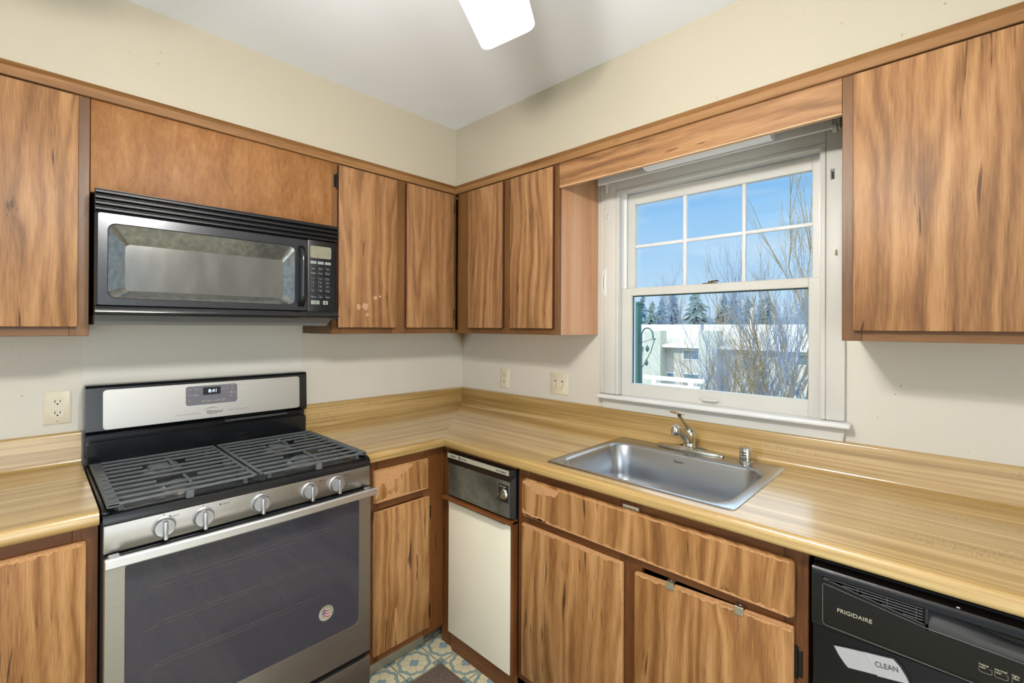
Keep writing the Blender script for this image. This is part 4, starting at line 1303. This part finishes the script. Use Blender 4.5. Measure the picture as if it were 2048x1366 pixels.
# ------------------------------------------------------------------ outlets and switches
def duplex(label, wall, a, z, d0=0.0):
    L = wall == 'L'
    t = thing('wall_outlet', label, 'outlet', (d0, a, z - .057) if L else (a, -d0, z - .057))
    P = (lambda pts, d: onx([(a + u, z + v) for u, v in pts], d0 + d)) if L else (lambda pts, d: ony([(a + u, z + v) for u, v in pts], -d0 - d))
    part('cover_plate', 'ivory', t, lambda b: loft(b, [P(rr(-.035, .035, -.057, .057, .003, 3), .0004), P(rr(-.035, .035, -.057, .057, .003, 3), .003), P(rr(-.031, .031, -.053, .053, .003, 3), .006)]))
    for s in (-1, 1):
        c = s * .0195
        face = part('socket', 'ivory', t, lambda b: loft(b, [P([(u, c + v) for u, v in rr(-.017, .017, -.0135, .0135, .011, 5)], .0055), P([(u, c + v) for u, v in rr(-.0165, .0165, -.013, .013, .0105, 5)], .0078)]))
        def sl_(b):
            for u, h in ((-.0065, .009), (.0065, .0075)):
                loft(b, [P([(u + p, c + .003 + q) for p, q in ((-.0012, -h / 2), (.0012, -h / 2), (.0012, h / 2), (-.0012, h / 2))], e) for e in (.0075, .0083)])
            loft(b, [P([(p, c - .0065 + q) for p, q in ((-.0026, -.002), (.0026, -.002), (.0026, .001), (.0013, .0026), (-.0013, .0026), (-.0026, .001))], e) for e in (.0075, .0083)])
        part('slot', 'slot', face, sl_, smooth=False)
    part('screw', 'slot', t, lambda b: loft(b, [P([(.0018 * math.cos(k), -.047 + .0018 * math.sin(k)) for k in [j * PI / 4 for j in range(8)]], e) for e in (.0055, .0066)]))
duplex('ivory outlet on the wall to the left of the stove', 'L', -1.8175, 1.1135)
duplex('ivory outlet on the window wall close to the corner', 'R', .3785, 1.109)
t = thing('light_switch', 'double ivory switch plate on the wall left of the window', 'light switch', (.7715, 0, 1.055))
part('cover_plate', 'ivory', t, lambda b: loft(b, [ony(rr(.713, .830, 1.0545, 1.169, .003, 3), -.0004), ony(rr(.713, .830, 1.0545, 1.169, .003, 3), -.003), ony(rr(.717, .826, 1.0585, 1.165, .003, 3), -.006)]))
for x in (.7485, .7945):
    tg = part('toggle', 'ivory', t, lambda b: loft(b, [ony(rr(x - .0055, x + .0055, 1.1015, 1.1235, .001, 2), -.0055), ony(rr(x - .0045, x + .0045, 1.092, 1.101, .001, 2), -.018)]))
    part('slot', 'slot', t, lambda b: loft(b, [ony(rr(x - .0065, x + .0065, 1.0985, 1.1265, .001, 2), -.0055), ony(rr(x - .0065, x + .0065, 1.0985, 1.1265, .001, 2), -.0064)]))
    for z in (1.081, 1.142):
        part('screw', 'slot', t, lambda b: lathe(b, [(0, 0), (.002, 0), (.0, .0007)], (x, -.006, z), (0, -1, 0), 8))

# ------------------------------------------------------------------ ceiling fan
t = thing('ceiling_fan', 'white ceiling fan with one blade reaching into view', 'ceiling fan', (HUB.x, HUB.y, 2.1))
part('motor', 'whitepl', t, lambda b: lathe(b, [(.02, .0), (.07, .004), (.10, .02), (.11, .05), (.105, .085), (.07, .11), (.03, .12), (.02, .125)], (HUB.x, HUB.y, 2.16), n=32))
part('canopy', 'whitepl', t, lambda b: lathe(b, [(.015, .0), (.02, .01), (.05, .06), (.075, .155), (.075, .16)], (HUB.x, HUB.y, 2.28), n=32))
A = Vector((1.313, -1.031, 2.150)); B = Vector((1.433, -.951, 2.200)); dl = Vector((.524, -.852, 0))
ln = .47
W_ = (B - A)
def blade(ang):
    rot = Matrix.Translation((HUB.x, HUB.y, 0)) @ Matrix.Rotation(ang, 4, 'Z') @ Matrix.Translation((-HUB.x, -HUB.y, 0))
    nrm = W_.cross(dl).normalized()
    wl = W_.length
    wu = W_.normalized()
    ol = [A + wu * u + dl * v for u, v in rr(0, wl, 0, ln, .026, 6)]
    def fn(b):
        loft(b, [[rot @ (p + nrm * .003) for p in ol], [rot @ (p - nrm * .003) for p in ol]])
    bl = part('blade', 'blade', t, fn)
    m0 = A + W_ * .5 + dl * (ln - .06)
    hb = Vector((HUB.x, HUB.y, 2.19))
    part('blade_arm', 'whitepl', bl, lambda b: (tube(b, [rot @ (hb + (m0 - hb).normalized() * .09), rot @ (m0 + nrm * .008)], .009, 8)))
for k in range(5):
    blade(k * 2 * PI / 5)
lk = part('light_kit', 'whitepl', t, lambda b: lathe(b, [(.02, .0), (.05, .01), (.06, .04), (.05, .06), (.03, .07)], (HUB.x, HUB.y, 2.09), n=28))
for k in range(3):
    a = k * 2 * PI / 3 + .4
    part('bulb_socket', 'whitepl', lk, lambda b: tube(b, [(HUB.x + .05 * math.cos(a), HUB.y + .05 * math.sin(a), 2.115), (HUB.x + .088 * math.cos(a), HUB.y + .088 * math.sin(a), 2.10), (HUB.x + .099 * math.cos(a), HUB.y + .099 * math.sin(a), 2.075)], .012, 10))

# ------------------------------------------------------------------ rug
b = bm_new()
box(b, .705, 1.55, -1.28, -.695, .0005, .009, .003, 2)
tag(obj('rug', b, 'rug'), 'small brown woven rug on the patterned floor', 'rug')

# ------------------------------------------------------------------ outdoors
GZ = -3.2
def gr():
    t = NT('pale_ground_and_wooded_slope')
    p = t.pos()
    n1 = t.noise(t.vec(t.mul(p[0], 4.5), t.mul(p[1], .5), t.mul(p[2], 1.6)), 1, 4, .7)
    n2 = t.noise(t.vec(t.mul(p[0], .35), t.mul(p[1], .1), t.mul(p[2], .4)), 1, 2)
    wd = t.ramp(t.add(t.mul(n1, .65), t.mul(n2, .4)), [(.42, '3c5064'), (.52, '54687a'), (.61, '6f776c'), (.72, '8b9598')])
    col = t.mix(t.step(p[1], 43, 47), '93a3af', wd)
    t.bsdf(col, .9, 0, .2)
    return t.mat
MAT['ground'] = gr()
MAT['stucco'] = plain('pale_siding', 'c4bcae', .8, var=.04, scale=3)
MAT['stone'] = plain('stone_pier', 'b6b4a4', .9, var=.25, scale=9)
MAT['roofm'] = plain('pale_shingle_roof', 'b9b2a6', .9, var=.10, scale=8)
MAT['pane'] = plain('house_window', '5b7480', .2, var=.2, scale=4)
MAT['postg'] = plain('green_post', '2f5a52', .5)
MAT['hookm'] = plain('hook_iron', '3b5a5a', .5)
MAT['wpost'] = plain('white_post', 'f2ede6', .5)
MAT['bark'] = plain('grey_bark', '7f8596', .9, var=.25, scale=6)
MAT['twig'] = plain('dry_twig', '8d7a55', .9, var=.3, scale=5)
MAT['barkb'] = plain('blue_grey_bark', '7c8796', .9, var=.25, scale=6)
MAT['conifer'] = plain('blue_green_needles', '5f7a8a', .9, var=.45, scale=4)
MAT['conifer2'] = plain('olive_needles', '75877f', .9, var=.45, scale=4)

def hills(b):
    N, Mx = 60, 80
    V = []
    for i in range(N + 1):
        y = .5 + 80 * (i / N)
        row = []
        for j in range(Mx + 1):
            x = -75 + 110 * j / Mx
            z = GZ + max(0, y - 33) * .03 + min(1, max(0, y - 46) / 14) * (4.6 + .3 * math.sin(x * .35)) + .15 * math.sin(x * .3)
            row.append(b.verts.new((x, y, z)))
        V.append(row)
    for i in range(N):
        for j in range(Mx):
            b.faces.new((V[i][j], V[i][j + 1], V[i + 1][j + 1], V[i + 1][j]))
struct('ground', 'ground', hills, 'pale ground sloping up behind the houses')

t = thing('house', 'pale long low house seen through the lower window pane', 'house', (-6, 27, GZ))
part('wall', 'stucco', t, lambda b: (box(b, -13.8, 2.0, 24.0, 32, GZ, .36), box(b, -17, -13.9, 23.4, 31, GZ, .2)), smooth=False)
part('roof', 'roofm', t, lambda b: (prism(b, [(23.4, .30), (23.4, .42), (28, 1.62), (32.6, .42), (32.6, .30)], 'x', -14.0, 2.4), prism(b, [(22.8, .14), (22.8, .26), (27, 1.30), (31.4, .26), (31.4, .14)], 'x', -17.2, -14.0)), smooth=False)
part('eave_board', 'wpost', t, lambda b: box(b, -14.0, 2.4, 23.36, 23.40, .28, .43))
part('chimney', 'stone', t, lambda b: box(b, -11.16, -10.1, 23.2, 24.0, GZ, 1.23, .02, 1))
part('chimney', 'stone', t, lambda b: box(b, -7.93, -6.95, 23.2, 24.0, GZ, 1.25, .02, 1))
part('vent_pipe', 'bark', t, lambda b: cyl(b, (-8.9, 26.2, 1.0), (-8.9, 26.2, 1.62), .07, n=10))
for x0, x1, z0, z1 in ((-9.06, -8.2, -.36, .09), (-10.05, -9.62, -1.62, -1.25), (-9.05, -8.25, -1.62, -1.22), (-5.9, -5.0, -.36, .09), (-3.4, -2.5, -.36, .09), (-13.2, -12.2, -1.5, -.6)):
    fr_ = part('window', 'wpost', t, lambda b: box(b, x0 - .06, x1 + .06, 23.95, 24.0, z0 - .06, z1 + .06))
    part('pane', 'pane', fr_, lambda b: box(b, x0, x1, 23.93, 23.952, z0, z1))

t = thing('deck_post', 'dark green post standing outside the left edge of the lower pane', 'post', (-.452, 3, GZ))
bpart('post', 'postg', t, -.492, -.412, 2.96, 3.04, GZ, 1.66)
bpart('cap', 'postg', t, -.50, -.404, 2.952, 3.048, 1.66, 1.70, bev=.01)
t = thing('shepherd_hook', 'thin curved garden hook beside the dark green post', 'hook', (-.386, 3, GZ))
part('rod', 'hookm', t, lambda b: tube(b, [(-.386, 3, GZ), (-.386, 3, 1.30)] + [(-.316 - .070 * math.cos(PI * k / 12), 3, 1.31 + .085 * math.sin(PI * k / 12)) for k in range(13)] + [(-.246, 3, 1.285), (-.235, 3, 1.265), (-.215, 3, 1.275)], .0085, 8))
part('cross_arm', 'hookm', t, lambda b: (tube(b, [(-.386, 3, .93), (-.33, 3, 1.02), (-.27, 3, 1.13), (-.225, 3, 1.28)], .005, 6), tube(b, [(-.47, 3, 1.20), (-.386, 3, 1.23), (-.25, 3, 1.27)], .004, 6)))
for k, (x, z) in enumerate(((-.315, 1.16), (-.325, 1.0))):
    part('leaf_ornament', 'hookm', t, lambda b: lathe(b, [(.0, -.04), (.012, -.03), (.024, .0), (.013, .025), (.0, .045)], (x, 3, z), n=8))
t = thing('deck_railing', 'white railing of the deck below the house', 'railing', (-1.4, 6, GZ))
part('top_rail', 'wpost', t, lambda b: box(b, -1.95, -.86, 5.95, 6.05, .455, .525, .01, 1))
part('lower_rail', 'wpost', t, lambda b: box(b, -1.75, -.92, 5.98, 6.02, .36, .40, .005, 1))
for x in (-1.74, -1.06):
    bpart('post', 'wpost', t, x - .045, x + .045, 5.96, 6.04, GZ, .455)
for k in range(9):
    x = -1.64 + k * .066
    bpart('baluster', 'wpost', t, x - .01, x + .01, 5.985, 6.015, GZ + .4, .36)
t = thing('pole', 'bright white pole standing among the bare branches', 'pole', (-2.46, 14, GZ))
part('shaft', 'wpost', t, lambda b: box(b, -2.535, -2.43, 13.95, 14.05, GZ, 2.03, .01, 1))
bpart('bracket_box', 'pane', t, -2.80, -2.42, 13.9, 13.96, .10, .38)

# trees
def grow(bm, p, d, ln_, r, depth, rnd, spread=.5, up_b=.12, kids=(2, 3, 3, 4)):
    n = 3
    pts = [p.copy()]
    q = p.copy(); dd = d.copy()
    for k in range(n):
        dd = (dd + Vector((rnd.uniform(-1, 1), rnd.uniform(-1, 1), rnd.uniform(-.4, .7))) * .13).normalized()
        q = q + dd * ln_ / n
        pts.append(q.copy())
    tube(bm, pts, [r, r * .85, r * .7, r * .5], 5 if depth > 1 else 3, cap=False)
    if depth <= 0: return
    for k in range(rnd.choice(kids)):
        i = rnd.choice((1, 2, 3, 3))
        nd = (dd + Vector((rnd.uniform(-1, 1), rnd.uniform(-1, 1), rnd.uniform(-.2, .8))) * spread + Vector((0, 0, up_b))).normalized()
        grow(bm, pts[i], nd, ln_ * rnd.uniform(.55, .8), r * .55, depth - 1, rnd, spread, up_b, kids)

def bare_tree(x, y, z, h, r, seed, mat, label, group, depth=4, lean=(0, 0), spread=.5, kids=(2, 3, 3, 4)):
    rnd = random.Random(seed)
    bm = bm_new()
    grow(bm, Vector((x, y, z)), Vector((lean[0], lean[1], 1)).normalized(), h * .42, r, depth, rnd, spread, .12, kids)
    o = obj('bare_tree', bm, mat, origin=(x, y, z))
    return tag(o, label, 'tree', group)

BUSH = [(-1.95, 9.6, 4.4, .04, (.02, 0)), (-.72, 10.2, 5.6, .05, (-.05, 0)), (.30, 9.4, 6.0, .05, (-.12, 0)), (-1.3, 7.4, 3.9, .035, (.12, 0)), (-1.75, 8.2, 4.2, .035, (-.10, 0)), (-1.45, 9.0, 4.9, .045, (.05, 0)), (-1.15, 8.0, 4.4, .04, (-.18, 0)), (-.85, 8.8, 5.2, .05, (.02, 0)), (-.62, 7.9, 4.8, .04, (-.1, .05)),
        (-.40, 8.6, 5.4, .05, (.06, 0)), (-.20, 8.0, 5.0, .045, (-.14, 0)), (.02, 8.5, 5.6, .05, (.0, 0)), (.22, 8.0, 5.2, .05, (-.1, 0)), (-1.0, 9.5, 5.2, .045, (.1, 0)), (-.1, 9.3, 6.0, .05, (-.05, 0))]
for k, (x, y, h, r, ln2) in enumerate(BUSH):
    bare_tree(x, y, GZ, h, r, 20 + k, ('twig', 'barkb', 'bark')[k % 3], 'leafless shrub stem in the thicket filling the right of the lower pane', 'thicket outside the window', 5, ln2, .42, (3, 3, 4))
bare_tree(.05, 11.5, GZ, 8.2, .075, 77, 'twig', 'tall dry golden tree rising into the upper right pane', None, 5, (-.04, 0), .36)
bare_tree(-1.45, 16, GZ, 9.0, .07, 78, 'twig', 'slender pale tree behind the thicket reaching the upper panes', None, 5, (.03, 0), .34)

def conifer(b, x, y, z, h, r, rnd):
    tube(b, [(x, y, z), (x, y, z + h)], [.12, .02], 6, mi=1)
    n = 22
    for k in range(n):
        f = k / n
        zb = z + h * (.10 + .88 * f)
        rr_ = r * (1 - f) ** .7 * rnd.uniform(.75, 1.15) + .06
        m_ = 15
        a0 = rnd.uniform(0, 6)
        base = [b.verts.new((x + q * math.cos(a0 + 2 * PI * j / m_), y + q * math.sin(a0 + 2 * PI * j / m_), zb - .30 * q + rnd.uniform(-.12, .12)))
                for j in range(m_) for q in [rr_ * (1.1 * rnd.random() + .2 if j % 2 else .35)]]
        tip = b.verts.new((x, y, zb + h * .05))
        for j in range(m_):
            b.faces.new((base[j], base[(j + 1) % m_], tip))
rnd0 = random.Random(5)
protos = []
for k in range(3):
    bm = bm_new()
    conifer(bm, 0, 0, 0, 5.6, 1.75, random.Random(90 + k))
    protos.append(obj('conifer', bm, [('conifer', 'conifer2', 'conifer')[k], 'bark'], origin=(0, 0, 0), smooth=False))
used = set()
k = 0
for x in [-22.5 + 1.15 * j for j in range(21)]:
    i = k % 3
    o = protos[i] if i not in used else protos[i].copy()
    if i in used: COL.objects.link(o)
    used.add(i)
    y = 42 + rnd0.uniform(-4, 5)
    o.location = (x + rnd0.uniform(-.6, .6), y, GZ + max(0, y - 33) * .03)
    s_ = rnd0.uniform(1.15, 1.5)
    o.scale = (s_, s_, s_)
    o.rotation_euler = (0, 0, rnd0.uniform(0, 6))
    tag(o, 'bluish evergreen in the row of trees behind the house roof', 'tree', 'evergreens behind the house')
    k += 1
for k in range(20):
    x = -19.5 + .92 * k + rnd0.uniform(-.3, .3)
    bare_tree(x, 35 + (k * 7 % 5), GZ, 7.4 + .9 * (k % 3), .085, 140 + k, ('barkb', 'twig', 'bark')[k % 3], 'leafless tree in the belt of trees behind the house roof', 'bare trees behind the house', 5, (.02 * (k % 3 - 1), 0), .45, (2, 3, 3))
